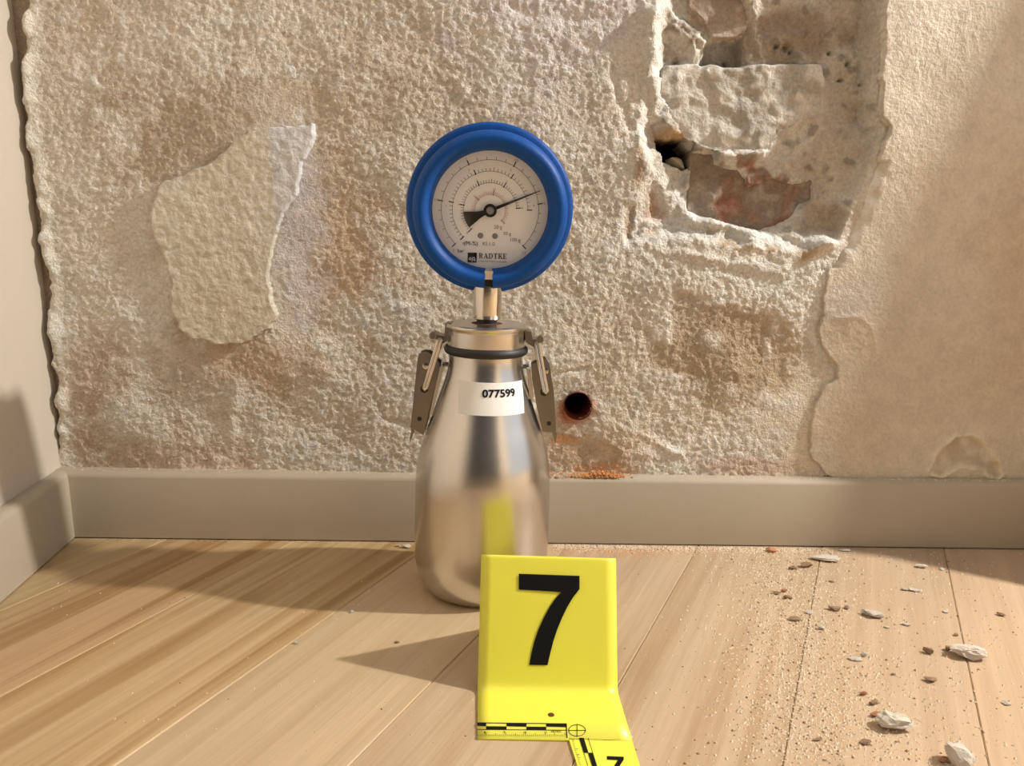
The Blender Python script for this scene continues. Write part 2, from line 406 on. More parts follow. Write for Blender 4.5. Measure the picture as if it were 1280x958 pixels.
# seats for the exposed bricks: the mortar lies lower there and the bricks show through
h = np.where(s_blk > 0, np.minimum(h, -0.0105 - 0.004 * sstep(0, 0.004, s_blk)), h)
h = np.where(s_low > 0, np.minimum(h, -0.0165 - 0.005 * sstep(0, 0.004, s_low)), h)
h = np.where(s_top > 0, np.minimum(h, -0.0125 - 0.004 * sstep(0, 0.004, s_top)), h)
h -= 0.016 * sstep(-0.0005, 0.0025, s_nic)
h = np.where(s_cav > -0.001, np.minimum(h, -0.016 - 0.05 * sstep(-0.001, 0.002, s_cav)), h)
# the render stops short of the left-hand corner
w_e = sstep(-0.0006, 0.0016, s_edge); h = h * (1 - w_e) - 0.008 * w_e
h += 0.0022 * np.exp(-((s_edge + 0.004) / 0.004) ** 2) * (0.5 + np.clip(N3, 0, 2))
# drilled hole
hx, hz = wpt(722, 507); HOLE_R = 0.0098
rh = np.hypot(XX - hx, ZZ - hz)
lip = np.exp(-(((XX - wpt(711, 519)[0]) ** 2 + (ZZ - wpt(711, 519)[1]) ** 2) / 0.0072 ** 2))
h -= 0.006 * lip * sstep(0.002, 0.012, rh)
# settle behind the baseboard, under flake and finish coat
base_h = h.copy()
under = np.where(s_fin > 0.003, -0.003, 0) + np.where(s_flk > 0.003, -0.002, 0)
h = h + under

# pigments per vertex: base tones, patches and blotches
def col(*c): return np.array(srgb(*c)[:3])
def lay(base, c, mask): return base * (1 - mask[..., None]) + np.array(c) * mask[..., None]
pig = np.ones((NR, NC, 3)) * col(198, 186, 170)
tone = np.clip(0.5 + 0.28 * N5 + 0.22 * N4 + 0.10 * N3, 0, 1)
pig = lay(pig, col(184, 168, 148), 1 - tone)
pig = lay(pig, col(222, 210, 194), white_zone * np.clip(0.35 + 0.35 * N7 + 0.25 * N6, 0, 1))
pig = lay(pig, col(226, 216, 202), np.clip(lumps * 0.45, 0, 0.75))
for x, y, rx, ry, c, a in ((250, 170, 110, 60, (158, 136, 110), .75), (420, 260, 60, 120, (174, 146, 112), .55), (120, 470, 40, 70, (160, 126, 96), .65),
        (250, 470, 80, 50, (158, 140, 122), .6), (330, 450, 90, 30, (170, 138, 104), .6), (500, 130, 110, 60, (172, 150, 122), .5), (200, 570, 120, 30, (166, 134, 104), .6),
        (430, 330, 50, 60, (180, 142, 104), .3), (640, 560, 150, 40, (178, 148, 116), .3), (905, 440, 84, 68, (158, 134, 104), .85), (880, 395, 40, 20, (150, 116, 88), .5),
        (940, 585, 90, 18, (160, 124, 98), .7), (740, 570, 60, 30, (170, 132, 96), .6), (465, 520, 30, 60, (176, 146, 116), .2), (760, 420, 60, 70, (190, 172, 146), .5), (80, 120, 40, 100, (178, 160, 138), .4)):
    pig = lay(pig, col(*c), .9 * a * blob(x, y, rx, ry, 0.7))
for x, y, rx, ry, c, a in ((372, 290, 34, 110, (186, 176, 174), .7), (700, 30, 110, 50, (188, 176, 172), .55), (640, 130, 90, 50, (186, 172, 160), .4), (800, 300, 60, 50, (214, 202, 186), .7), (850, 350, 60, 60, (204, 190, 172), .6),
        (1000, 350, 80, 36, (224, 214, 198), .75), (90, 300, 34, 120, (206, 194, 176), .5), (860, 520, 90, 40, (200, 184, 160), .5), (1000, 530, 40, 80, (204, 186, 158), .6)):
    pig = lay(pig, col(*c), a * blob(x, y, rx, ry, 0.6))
pig = lay(pig, col(150, 128, 100), .45 * damp)
# recess: lime mortar, darker patches and specks, brick colour
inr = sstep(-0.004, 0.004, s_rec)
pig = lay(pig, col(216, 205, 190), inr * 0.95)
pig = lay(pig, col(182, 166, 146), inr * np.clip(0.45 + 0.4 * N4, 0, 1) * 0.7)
pig = lay(pig, col(176, 158, 138), inr * blob(1060, 60, 50, 120, .4) * 0.4)
pig = lay(pig, col(150, 126, 104), inr * blob(990, 35, 55, 40, .4) * 0.7)
pig = lay(pig, col(150, 128, 110), inr * blob(850, 45, 36, 26, .5) * np.clip(.5 + N6, 0, 1))
pig = lay(pig, col(196, 178, 154), inr * blob(1040, 215, 45, 40, .5) * .6)
pig = lay(pig, col(168, 146, 122), inr * blob(1035, 270, 34, 26, .4) * .8)
pig = lay(pig, col(166, 138, 104), blob(970, 310, 70, 12, .5) * np.clip(.5 + .8 * N6, 0, 1))
pig = lay(pig, col(188, 150, 108), blob(840, 172, 22, 10, .4) * .9)
pig = lay(pig, col(178, 140, 102), blob(816, 258, 12, 22, .5) * .7)
for x, y, rx, ry in ((946, 206, 10, 8), (924, 200, 9, 8), (962, 228, 18, 14), (1010, 228, 14, 8), (820, 268, 10, 7)):
    pig = lay(pig, col(156, 92, 62), blob(x, y, rx * 1.5, ry * 1.5, .6) * np.clip(.35 + .9 * N6 + .5 * N3 + .3 * N2, 0, 1) * .85)
pig = lay(pig, col(128, 114, 98), inr * np.clip(.7 * N2 + .7 * N6 - .9, 0, 1) * .65)
sl = np.exp(-(sill / 0.005) ** 2)
pig = lay(pig, col(228, 219, 206), np.clip(sl, 0, 1) * .9)
cheek = np.exp(-(line_d([(818, -40), (816, 60), (806, 120), (800, 165), (812, 210), (840, 255)]) / 0.006) ** 2)
pig = lay(pig, col(232, 220, 204), cheek * .85)
pig = lay(pig, col(170, 140, 104), np.exp(-(line_d([(799, 185), (797, 230)]) / 0.003) ** 2) * .8)
pig = lay(pig, col(146, 112, 82), np.exp(-(line_d([(788, 270), (786, 292)]) / 0.003) ** 2) * .6)
pig = lay(pig, col(44, 34, 28), sstep(-0.0018, 0.0002, s_cav))  # darkness of the deep cavity painted into the colour
# red brick dust round the drilled hole and above the baseboard
dust = np.clip(lip * 1.1 + 0.8 * np.exp(-((rh - HOLE_R) / 0.004) ** 2) * (ZZ < hz + 0.004), 0, 1)
pig = lay(pig, col(196, 116, 70), dust * .85)
pig = lay(pig, col(204, 148, 104), blob(755, 592, 34, 9, .6) * .8); pig = lay(pig, col(204, 146, 108), blob(708, 552, 18, 5, .6) * .8)
pig = lay(pig, col(214, 194, 170), 0.75 * sstep(0.060, 0.052, ZZ) * np.clip(.6 + .5 * N6, 0, 1))
# left edge of the render: broken, sandy; the gap's shade is painted in as darker colour
pig = lay(pig, col(150, 130, 110), sstep(-0.0004, 0.0012, s_edge))
pig = lay(pig, col(212, 200, 182), 0.6 * np.exp(-((s_edge + 0.006) / 0.006) ** 2))

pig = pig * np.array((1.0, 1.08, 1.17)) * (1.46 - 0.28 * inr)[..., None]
pig = pig / np.maximum(1, pig.max(-1, keepdims=True) / .80)
def grid_mesh(name, Y, keep, colours, mat, parent, X=None, Z=None):
    """triangulable grid of the chosen cells, with its pigment stored per vertex"""
    X = XX if X is None else X; Z = ZZ if Z is None else Z
    nr, nc = X.shape
    cell = keep[:-1, :-1] & keep[1:, :-1] & keep[:-1, 1:] & keep[1:, 1:]
    idx = np.arange(nr * nc).reshape(nr, nc)
    q = np.stack([idx[:-1, :-1][cell], idx[:-1, 1:][cell], idx[1:, 1:][cell], idx[1:, :-1][cell]], 1)
    used = np.unique(q); remap = np.full(nr * nc, -1); remap[used] = np.arange(len(used)); q = remap[q]
    co = np.stack([X.ravel()[used], Y.ravel()[used], Z.ravel()[used]], 1).astype(np.float32)
    me = bpy.data.meshes.new(name)
    me.vertices.add(len(co)); me.vertices.foreach_set('co', co.ravel())
    me.loops.add(q.size); me.loops.foreach_set('vertex_index', q.ravel().astype(np.int32))
    me.polygons.add(len(q)); me.polygons.foreach_set('loop_start', np.arange(0, q.size, 4, dtype=np.int32))
    me.update(calc_edges=True); me.polygons.foreach_set('use_smooth', np.ones(len(q), bool))
    at = me.color_attributes.new('pigment', 'FLOAT_COLOR', 'POINT')
    cc = np.ones((len(used), 4), np.float32); cc[:, :3] = np.clip(colours.reshape(-1, 3)[used], 0, 1)
    at.data.foreach_set('color', cc.ravel())
    return link_mesh(name, me, mat, parent)

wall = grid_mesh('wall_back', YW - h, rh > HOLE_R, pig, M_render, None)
tag(wall, 'rough sandy plaster wall with flaking layers and a broken-out patch', kind='structure')

# smooth finish coat left standing on the right
fin_h = base_h * 0 + 0.0026 + 0.0006 * N5 + 0.0004 * N4 + 0.00009 * N2 + 0.00006 * N1
bl = sdf([(1158, 590), (1166, 566), (1190, 545), (1212, 541), (1232, 558), (1252, 592), (1244, 602), (1222, 588), (1196, 584), (1172, 596)])
fin_h += 0.0022 * np.exp(-(bl / 0.0022) ** 2) * (0.7 + 0.4 * N6) + np.where(bl > 0, -0.0008 * sstep(0, .003, bl), 0) + 0.0006 * np.where(bl > 0, N3, 0)
bl2 = line_d([(1042, 396), (1070, 396), (1090, 408), (1092, 440), (1080, 462)])
fin_h += 0.0007 * np.exp(-(bl2 / 0.002) ** 2)
ew = sstep(-0.0009, 0.0005, s_fin)
thick = sstep(wpt(0, 420)[1], wpt(0, 130)[1], ZZ)
fin_h += 0.003 * sstep(wpt(0, 320)[1], wpt(0, 120)[1], ZZ) * sstep(0.0, -0.001, -s_fin)
ramp = sstep(-0.001, 0.009, s_fin)
feather = ((ZZ < wpt(0, 200)[1]) & (ZZ > wpt(0, 330)[1]))
fin_h = np.where(feather, -0.0015 + (fin_h + 0.0015) * sstep(-0.001, 0.010, s_fin), fin_h)
fin_y = np.where(s_fin > 0, fin_h, -0.016) * ew + (1 - ew) * -0.016
fp = np.ones((NR, NC, 3)) * col(202, 187, 164)
fp = lay(fp, col(214, 200, 178), sstep(wpt(0, 420)[1], wpt(0, 60)[1], ZZ))
fp = lay(fp, col(194, 175, 147), np.clip(0.25 + 0.25 * N5, 0, 1))
fp = lay(fp, col(196, 184, 170), blob(1060, 380, 34, 20, .5) * .7)
fp = lay(fp, col(196, 166, 140), blob(1290, 330, 60, 120, .8) * .5)  # pinkish shading towards the right edge painted into the pigment
fp = lay(fp, col(170, 146, 112), np.where(bl > 0, .55, 0) * np.clip(.6 + .4 * N6, 0, 1)); fp = lay(fp, col(222, 206, 176), np.exp(-(bl / 0.002) ** 2) * .7)
fp = lay(fp, col(226, 216, 200), np.exp(-((s_fin - .004) / .006) ** 2) * feather * .8 * np.clip(.5 + .5 * N6, 0, 1))
fp = fp * np.array((1.14, 1.23, 1.36))
fin = grid_mesh('finish_plaster', YW - fin_y, s_fin > -0.0014, fp, M_finish, wall)
fin['label'] = 'smooth beige finish plaster with a broken left edge'

# the loose flake of paint and skim on the left
flk_h = 0.0052 + 0.0012 * sstep(wpt(0, 330)[1], wpt(0, 430)[1], ZZ) + 0.0004 * N5 + 0.0003 * N4 + 0.00016 * N2 + 0.00012 * N1
lx = sstep(wpt(200, 0)[0], wpt(390, 0)[0], XX); flk_h = flk_h + 0.0018 * (lx - 0.5)
ridge_l = line_d([(207, 310), (215, 313), (225, 311)]); flk_h -= 0.0008 * np.exp(-(ridge_l / 0.001) ** 2)
ef = sstep(-0.0009, 0.0004, s_flk)
flk_y = np.where(s_flk > 0, flk_h, -0.010) * ef + (1 - ef) * -0.010
kp = np.ones((NR, NC, 3)) * col(209, 199, 180)
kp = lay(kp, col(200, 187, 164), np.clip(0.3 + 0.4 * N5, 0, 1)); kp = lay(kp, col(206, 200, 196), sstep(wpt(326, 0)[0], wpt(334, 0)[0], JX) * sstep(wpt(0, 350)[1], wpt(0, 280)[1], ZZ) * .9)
kp = kp * np.array((1.12, 1.18, 1.25))
flake = grid_mesh('plaster_flake', YW - flk_y, s_flk > -0.0014, kp, M_finish, wall)
flake['label'] = 'large smooth flake of skim coat left of the gauge'

# exposed bricks in the recess: each a rough block of its own
def make_brick(px, front, depth, amp, tint, pits, seed):
    P = [wpt(*p) for p in px]
    x0, x1 = min(p[0] for p in P) - .0005, max(p[0] for p in P) + .003; z0, z1 = min(p[1] for p in P) - .003, max(p[1] for p in P) + .003
    ci = np.where((gx >= x0) & (gx <= x1))[0]; ri = np.where((gz >= z0) & (gz <= z1))[0]
    sl_ = (slice(ri[0], ri[-1] + 1), slice(ci[0], ci[-1] + 1))
    X, Z = XX[sl_].copy(), ZZ[sl_].copy()
    a, b, c, d = (np.roll(n, seed * 37, 1)[sl_] for n in (N3, N6, N7, N2))
    hh = -front + amp * (0.5 * c + 0.45 * b + 0.35 * a + 0.25 * d) - pits * np.clip(b - 1.0, 0, 2)
    pc = np.ones(X.shape + (3,)) * col(*tint[0])
    pc = lay(pc, col(*tint[1]), np.clip(0.45 + 0.5 * c, 0, 1)); pc = lay(pc, col(*tint[2]), np.clip(b - .4, 0, 1) * .8)
    if seed == 5: pc = lay(pc, col(152, 98, 76), np.clip(.9 * c + .5 * a - .3, 0, 1) * .6)
    ss = sdf(px)[sl_] + .0005 * b
    hh = hh - .010 * sstep(-.001, -.005, ss)
    hh = np.where(ss < -.0045, -depth, hh)
    hh[0, :] = hh[-1, :] = -depth; hh[:, 0] = hh[:, -1] = -depth
    return grid_mesh('brick', YW - hh, ss > -.0062, pc, M_brick, wall, X, Z)
b1 = make_brick(BLOCK, 0.0085, 0.05, 0.0011, ((204, 198, 188), (180, 174, 164), (228, 223, 214)), 0.0008, 3); b1['label'] = 'pitted grey mortar-covered block in the broken-out patch'
b2 = make_brick(BRICK_LOW, 0.0170, 0.055, 0.0012, ((148, 136, 122), (142, 122, 108), (170, 158, 142)), 0.0004, 5); b2['label'] = 'brown brick low in the broken-out patch'
b3 = make_brick(BRICK_TOP, 0.0120, 0.05, 0.0011, ((160, 142, 130), (176, 160, 146), (190, 178, 164)), 0.0004, 8); b3['label'] = 'dusty brown brick at the top of the broken-out patch'
# lining of the drilled hole
bm = bmesh.new(); Mh = Matrix.Translation((hx, YW, hz)) @ Matrix.Rotation(math.pi / 2, 4, 'X')
lathe(bm, [(HOLE_R + .0012, 0.004), (HOLE_R + .0012, -0.002), (HOLE_R, -0.004), (HOLE_R * .97, -0.03), (HOLE_R * .9, -0.075), (0, -0.08)], 40, Mh)
dh = from_bm('drill_hole', bm, M_holewall, wall, True); dh['label'] = 'round drilled hole with red brick dust'
cx_, cz_ = wpt(852, 198)
r_ = random.Random(5); bm = bmesh.new()
for _ in range(18): bm.verts.new((r_.gauss(0, 1), r_.gauss(0, 1), r_.gauss(0, 1)))
for v in bm.verts: v.co = v.co.normalized()
bmesh.ops.convex_hull(bm, input=bm.verts)
bmesh.ops.transform(bm, matrix=Matrix.Translation((cx_, YW + .024, cz_ - .002)) @ Matrix.Rotation(.5, 4, 'Y') @ Matrix.Diagonal((.0085, .009, .0048, 1)), verts=bm.verts)
from_bm('mortar_fragment', bm, simple('mortar_lump', srgb(196, 184, 162), .95, var=.1, scale=120), wall)
# plain continuation of the wall above and to the right of the modelled area
bm = bmesh.new()
add_box(bm, (-0.45, YW + .07, -0.02), (1.6, YW + .10, 2.2)); add_box(bm, (GX1 - .01, YW - .0035, 0.0), (1.6, YW + .07, 2.2)); add_box(bm, (-0.45, YW - .001, GZ1 - .01), (GX1 - .01, YW + .07, 2.2))
add_box(bm, (-0.45, YW + .004, 0.0), (1.6, YW + .07, GZ0 + .006))
o = from_bm('masonry', bm, simple('plain_plaster', srgb(200, 180, 154), .95, var=.08, scale=14, bump=.001, bscale=300), wall)

# ------------------------------------------------------------------ left wall and baseboards
LA = Vector((-0.374, YW + .012, 0)); LD = Vector((0.0146, -0.1066, 0)).normalized()     # left wall runs towards the viewer
LN = Vector((-LD.y, LD.x, 0)); LN = LN if LN.x > 0 else -LN                              # into the room
bm = bmesh.new()
q = [LA + LD * -0.02, LA + LD * .52, LA + LD * .52 - LN * .7, LA + LD * .44 - LN * .7, LA + LD * .44 - LN * .08, LA + LD * -.02 - LN * .08]
prism(bm, q, (0, 0, -0.02), (0, 0, 2.2))
wl = from_bm('wall_left', bm, M_leftwall); tag(wl, 'cream painted side wall', kind='structure')
def skirting(name, A, B, n, t, hh):
    """baseboard from A to B along the wall foot, n points into the room"""
    prof = [(0, 0.001), (t, 0.001), (t, hh - .0045), (t - .0012, hh - .0022), (t - .0038, hh - .0006), (t - .007, hh), (0, hh - .0006)]
    bm = bmesh.new()
    r1 = [bm.verts.new(A + n * a + Vector((0, 0, z))) for a, z in prof]; r2 = [bm.verts.new(B + n * a + Vector((0, 0, z))) for a, z in prof]
    k = len(prof); bm.faces.new(r1); bm.faces.new(r2[::-1])
    for i in range(k): bm.faces.new((r1[i], r1[(i + 1) % k], r2[(i + 1) % k], r2[i]))
    o = from_bm(name, bm, M_base, None, True, 35); o['kind'] = 'structure'; return o
bb = skirting('baseboard_back', Vector((-0.40, YW + .004, 0)), Vector((1.6, YW + .010, 0)), Vector((0, -1, 0)), 0.0175, 0.0545)
bl_ = skirting('baseboard_left', LA + LD * 0.0, LA + LD * .52, LN, 0.0125, 0.0545)
# small nail hole in the baseboard, its dark inside drawn as a disc
p = on_wall(844, 628, 0.5655)
bm = bmesh.new(); lathe(bm, [(0, 0), (.0011, 0.0), (.0011, -.0006), (0, -.0006)], 10, Matrix.Translation((p.x, YW + .0078 - .0175 - .0003, p.z)) @ Matrix.Rotation(math.pi / 2, 4, 'X'))
from_bm('nail_hole_disc', bm, M_shadowgap, bb)
# wall behind the viewer; dark panel added to darken the reflection in the steel
bm = bmesh.new(); add_box(bm, (-1.1, -0.95, 0), (-0.66, -0.87, 2.2)); add_box(bm, (0.86, -0.95, 0), (1.5, -0.87, 2.2))
wf = from_bm('wall_front', bm, M_leftwall); wf['kind'] = 'structure'
bm = bmesh.new(); add_box(bm, (-0.66, -0.95, 0), (0.86, -0.89, 2.2))
for x0, x1 in ((-.58, .04), (.16, .78)):
    for z0, z1 in ((.2, .95), (1.05, 2.0)): add_box(bm, (x0, -.895, z0), (x1, -.88, z1))
d1 = from_bm('reflected_dark_panel', bm, M_dark); d1['kind'] = 'structure'
# unseen board added outside the view, shaped to cast the right-hand shadow
bm = bmesh.new()
prism(bm, [(0, .577, .0), (0, .44, .0), (0, .487, .138), (0, .515, .215), (0, .525, .30), (0, .535, .43), (0, .543, .52), (0, .546, 1.2), (0, .577, 1.2)], (.455, 0, 0), (.475, 0, 0))
tr = from_bm('shadow_board', bm, M_base); tr['kind'] = 'structure'

# ------------------------------------------------------------------ floor of oak boards
bm = bmesh.new(); add_box(bm, (-0.8, -1.5, -0.05), (1.6, 0.66, -0.0155))
floor = from_bm('floor', bm, simple('joint_brown', srgb(110, 78, 50), .9)); tag(floor, 'oak board floor laid at an angle to the wall', kind='structure')
ANG = math.radians(23.8)
dirv = Vector((math.sin(ANG), math.cos(ANG), 0)); nrm = Vector((math.cos(ANG), -math.sin(ANG), 0))
bounds = [-.1064, -.0188, .0670]
left = [-.1985, -.2947, -.3955]
while left[-1] > -1.05: left.append(left[-1] - .093)
while bounds[-1] < 2.1: bounds.append(bounds[-1] + .090)
bounds = sorted(left + bounds)
for n0, n1 in zip(bounds[:-1], bounds[1:]):
    # tone belongs to the board whose right-hand joint is n1
    tone_, st = {-.2947: ((194, 167, 127), 1.0), -.3955: ((186, 155, 116), 1.0), -.1985: ((197, 173, 140), .35), -.1064: ((192, 168, 140), .5),
                 -.0188: ((190, 166, 138), .55), .0670: ((193, 168, 140), .35), .157: ((194, 168, 139), .35)}.get(round(n1, 4), ((random.randint(188, 193), random.randint(160, 165), random.randint(120, 126)), random.uniform(.3, .7)))
    g = .00012; ch = .0006
    bm = bmesh.new()
    L0, L1 = -2.2, 1.4
    # clip the board where it passes under the wall
    prof = [(n0 + g, -.015), (n1 - g, -.015), (n1 - g, -ch), (n1 - g - ch, 0), (n0 + g + ch, 0), (n0 + g, -ch)]
    mid = (n0 + n1) / 2
    ends = []
    for L in (L0, L1):
        ring = []
        for a, z in prof:
            am = a - mid
            if L > 0:   # stop at Y = 0.60
                Lc = min(L, (0.60 + a * math.sin(ANG)) / math.cos(ANG))
            else: Lc = max(L, (-1.45 + a * math.sin(ANG)) / math.cos(ANG))
            ring.append(bm.verts.new((am, Lc, z)))
        ends.append(ring)
    k = len(prof)
    bm.faces.new(ends[0]); bm.faces.new(ends[1][::-1])
    for i in range(k): bm.faces.new((ends[0][i], ends[0][(i + 1) % k], ends[1][(i + 1) % k], ends[1][i]))
    o = from_bm('floor_plank', bm, M_wood, floor)
    c0 = nrm * mid; o.location = (c0.x, c0.y, 0); o.rotation_euler = (0, 0, -ANG)
    cc = srgb(*tone_); o.color = (cc[0], cc[1], cc[2], st)

# ------------------------------------------------------------------ pressure bottle with gauge
YB = 0.495; X0B, TILT = -0.03207, 0.026265
device = empty('pressure_test_bottle', (X0B, YB, 0.0), (0, math.atan(TILT), 0))
tag(device, 'brushed steel pressure bottle topped by a round blue-rimmed pressure gauge', 'pressure gauge')
def bl_px(x, y, Y=YB):
    p = on_wall(x, y, Y); return (p.x - (X0B + TILT * p.z), p.z)
PROF = [(.034, 0), (.0382, .0024), (.0414, .0068), (.0439, .0135), (.0452, .022), (.0455, .034), (.0455, .060), (.0453, .074), (.0446, .084), (.0431, .094), (.0408, .1025), (.0378, .1115), (.0347, .1195),
        (.0318, .1285), (.0292, .1365), (.0268, .1440), (.0251, .1500), (.0243, .1550), (.0240, .1595), (.0240, .1640)]
def prof_r(z):
    for (r0, z0), (r1, z1) in zip(PROF[:-1], PROF[1:]):
        if z0 <= z <= z1: return r0 + (r1 - r0) * (z - z0) / (z1 - z0)
    return PROF[-1][0]
# finely resampled smooth profile
zs = [z for _, z in PROF]; rs = [r for r, _ in PROF]
def smooth_prof():
    out = [(0, .003), (.030, .002), (.0318, 0)]
    zf = np.concatenate([np.linspace(0, .03, 26), np.linspace(.031, .164, 90)])
    r = np.interp(zf, zs, rs)
    k = np.array([1, 2, 3, 4, 3, 2, 1.]); k /= k.sum()
    rp = np.convolve(np.pad(r, 3, mode='edge'), k, 'valid')
    rp[:4] = r[:4]
    return out + list(zip(rp, zf))
bm = bmesh.new(); SP = smooth_prof(); lathe(bm, SP, 96)
body = from_bm('bottle_body', bm, M_steel, device, True)
def surf_r(z): return float(np.interp(z, [b for a, b in SP[3:]], [a for a, b in SP[3:]]))
bm = bmesh.new()
ring = [(.0247 + .0027 * math.cos(a), .1648 + .0030 * math.sin(a)) for a in np.linspace(0, 2 * math.pi, 17)]
lathe(bm, ring, 72); from_bm('sealing_ring', bm, M_rubber, device, True)
bm = bmesh.new()
lathe(bm, [(0, .166), (.0242, .166), (.0251, .1668), (.0253, .1676), (.0253, .1768), (.0255, .1779), (.0263, .1786), (.0267, .1796), (.0266, .1808), (.0258, .1814), (.0230, .1811), (.0120, .1816), (0, .1818)], 96)
lid = from_bm('lid', bm, M_steel, device, True, 40)
bm = bmesh.new(); lathe(bm, [(.0066, .18188), (.0098, .18182), (.0104, .18150)], 40)
from_bm('rust_stain', bm, M_rust, lid)
bm = bmesh.new(); lathe(bm, [(.0066, .1810), (.0066, .1848)], 40); from_bm('thread', bm, M_rubber, device, True)
bm = bmesh.new(); lathe(bm, [(0, .1842), (.0080, .1842), (.0090, .1848), (.0092, .1856), (.0092, .206), (0, .206)], 48)
from_bm('gauge_stem', bm, M_chrome, device, True, 40)

# sticker and its number, wrapped on the shoulder
YS = YB - .030
def on_body(x, y):
    """measured place on the front of the bottle -> angle and height on its surface"""
    d = ray(x, y); t = (YB - .03) / d.y
    for _ in range(12):
        p = EYE + d * t; lx = p.x - (X0B + TILT * p.z)
        r = surf_r(p.z); ly = -math.sqrt(max(1e-8, r * r - lx * lx))
        t = (YB + ly) / d.y
    p = EYE + d * t; lx = p.x - (X0B + TILT * p.z)
    return math.asin(max(-1, min(1, lx / surf_r(p.z)))), p.z
def body_pt(a, z, off):
    r = surf_r(z) + off; return Vector((r * math.sin(a), -r * math.cos(a), z))
c00, c10, c01, c11 = on_body(573, 517.5), on_body(655, 515), on_body(573, 475.5), on_body(652, 473.8)
bm = bmesh.new(); nu, nv_ = 24, 14
def sticker_uv(u, v):
    a = (c00[0] * (1 - u) + c10[0] * u) * (1 - v) + (c01[0] * (1 - u) + c11[0] * u) * v
    z = (c00[1] * (1 - u) + c10[1] * u) * (1 - v) + (c01[1] * (1 - u) + c11[1] * u) * v
    return a, z
for off in (.00025,):
    V = [[bm.verts.new(body_pt(*sticker_uv(i / nu, j / nv_), off)) for i in range(nu + 1)] for j in range(nv_ + 1)]
    for j in range(nv_):
        for i in range(nu): bm.faces.new((V[j][i], V[j][i + 1], V[j + 1][i + 1], V[j + 1][i]))
st_ = from_bm('number_sticker', bm, M_sticker, body, True); st_['label'] = 'white paper sticker numbered 077599'
bm = bmesh.new(); co, fs = text_mesh('077599', 1.0, 0.03)
xs_ = [c[0] for c in co]; ys_ = [c[1] for c in co]
t0, t1 = on_body(602.8, 491), on_body(643.4, 491)
t0, t1 = (t0[0], on_body(623, 496.6)[1]), (t1[0], on_body(623, 486.2)[1])
wx, hy = max(xs_) - min(xs_), max(ys_) - min(ys_)
add_flat(bm, co, fs, lambda x, y: body_pt(t0[0] + (t1[0] - t0[0]) * (x - min(xs_)) / wx, t0[1] + (t1[1] - t0[1]) * (y - min(ys_)) / hy, .00055))
tx = from_bm('sticker_number', bm, M_ink, body)

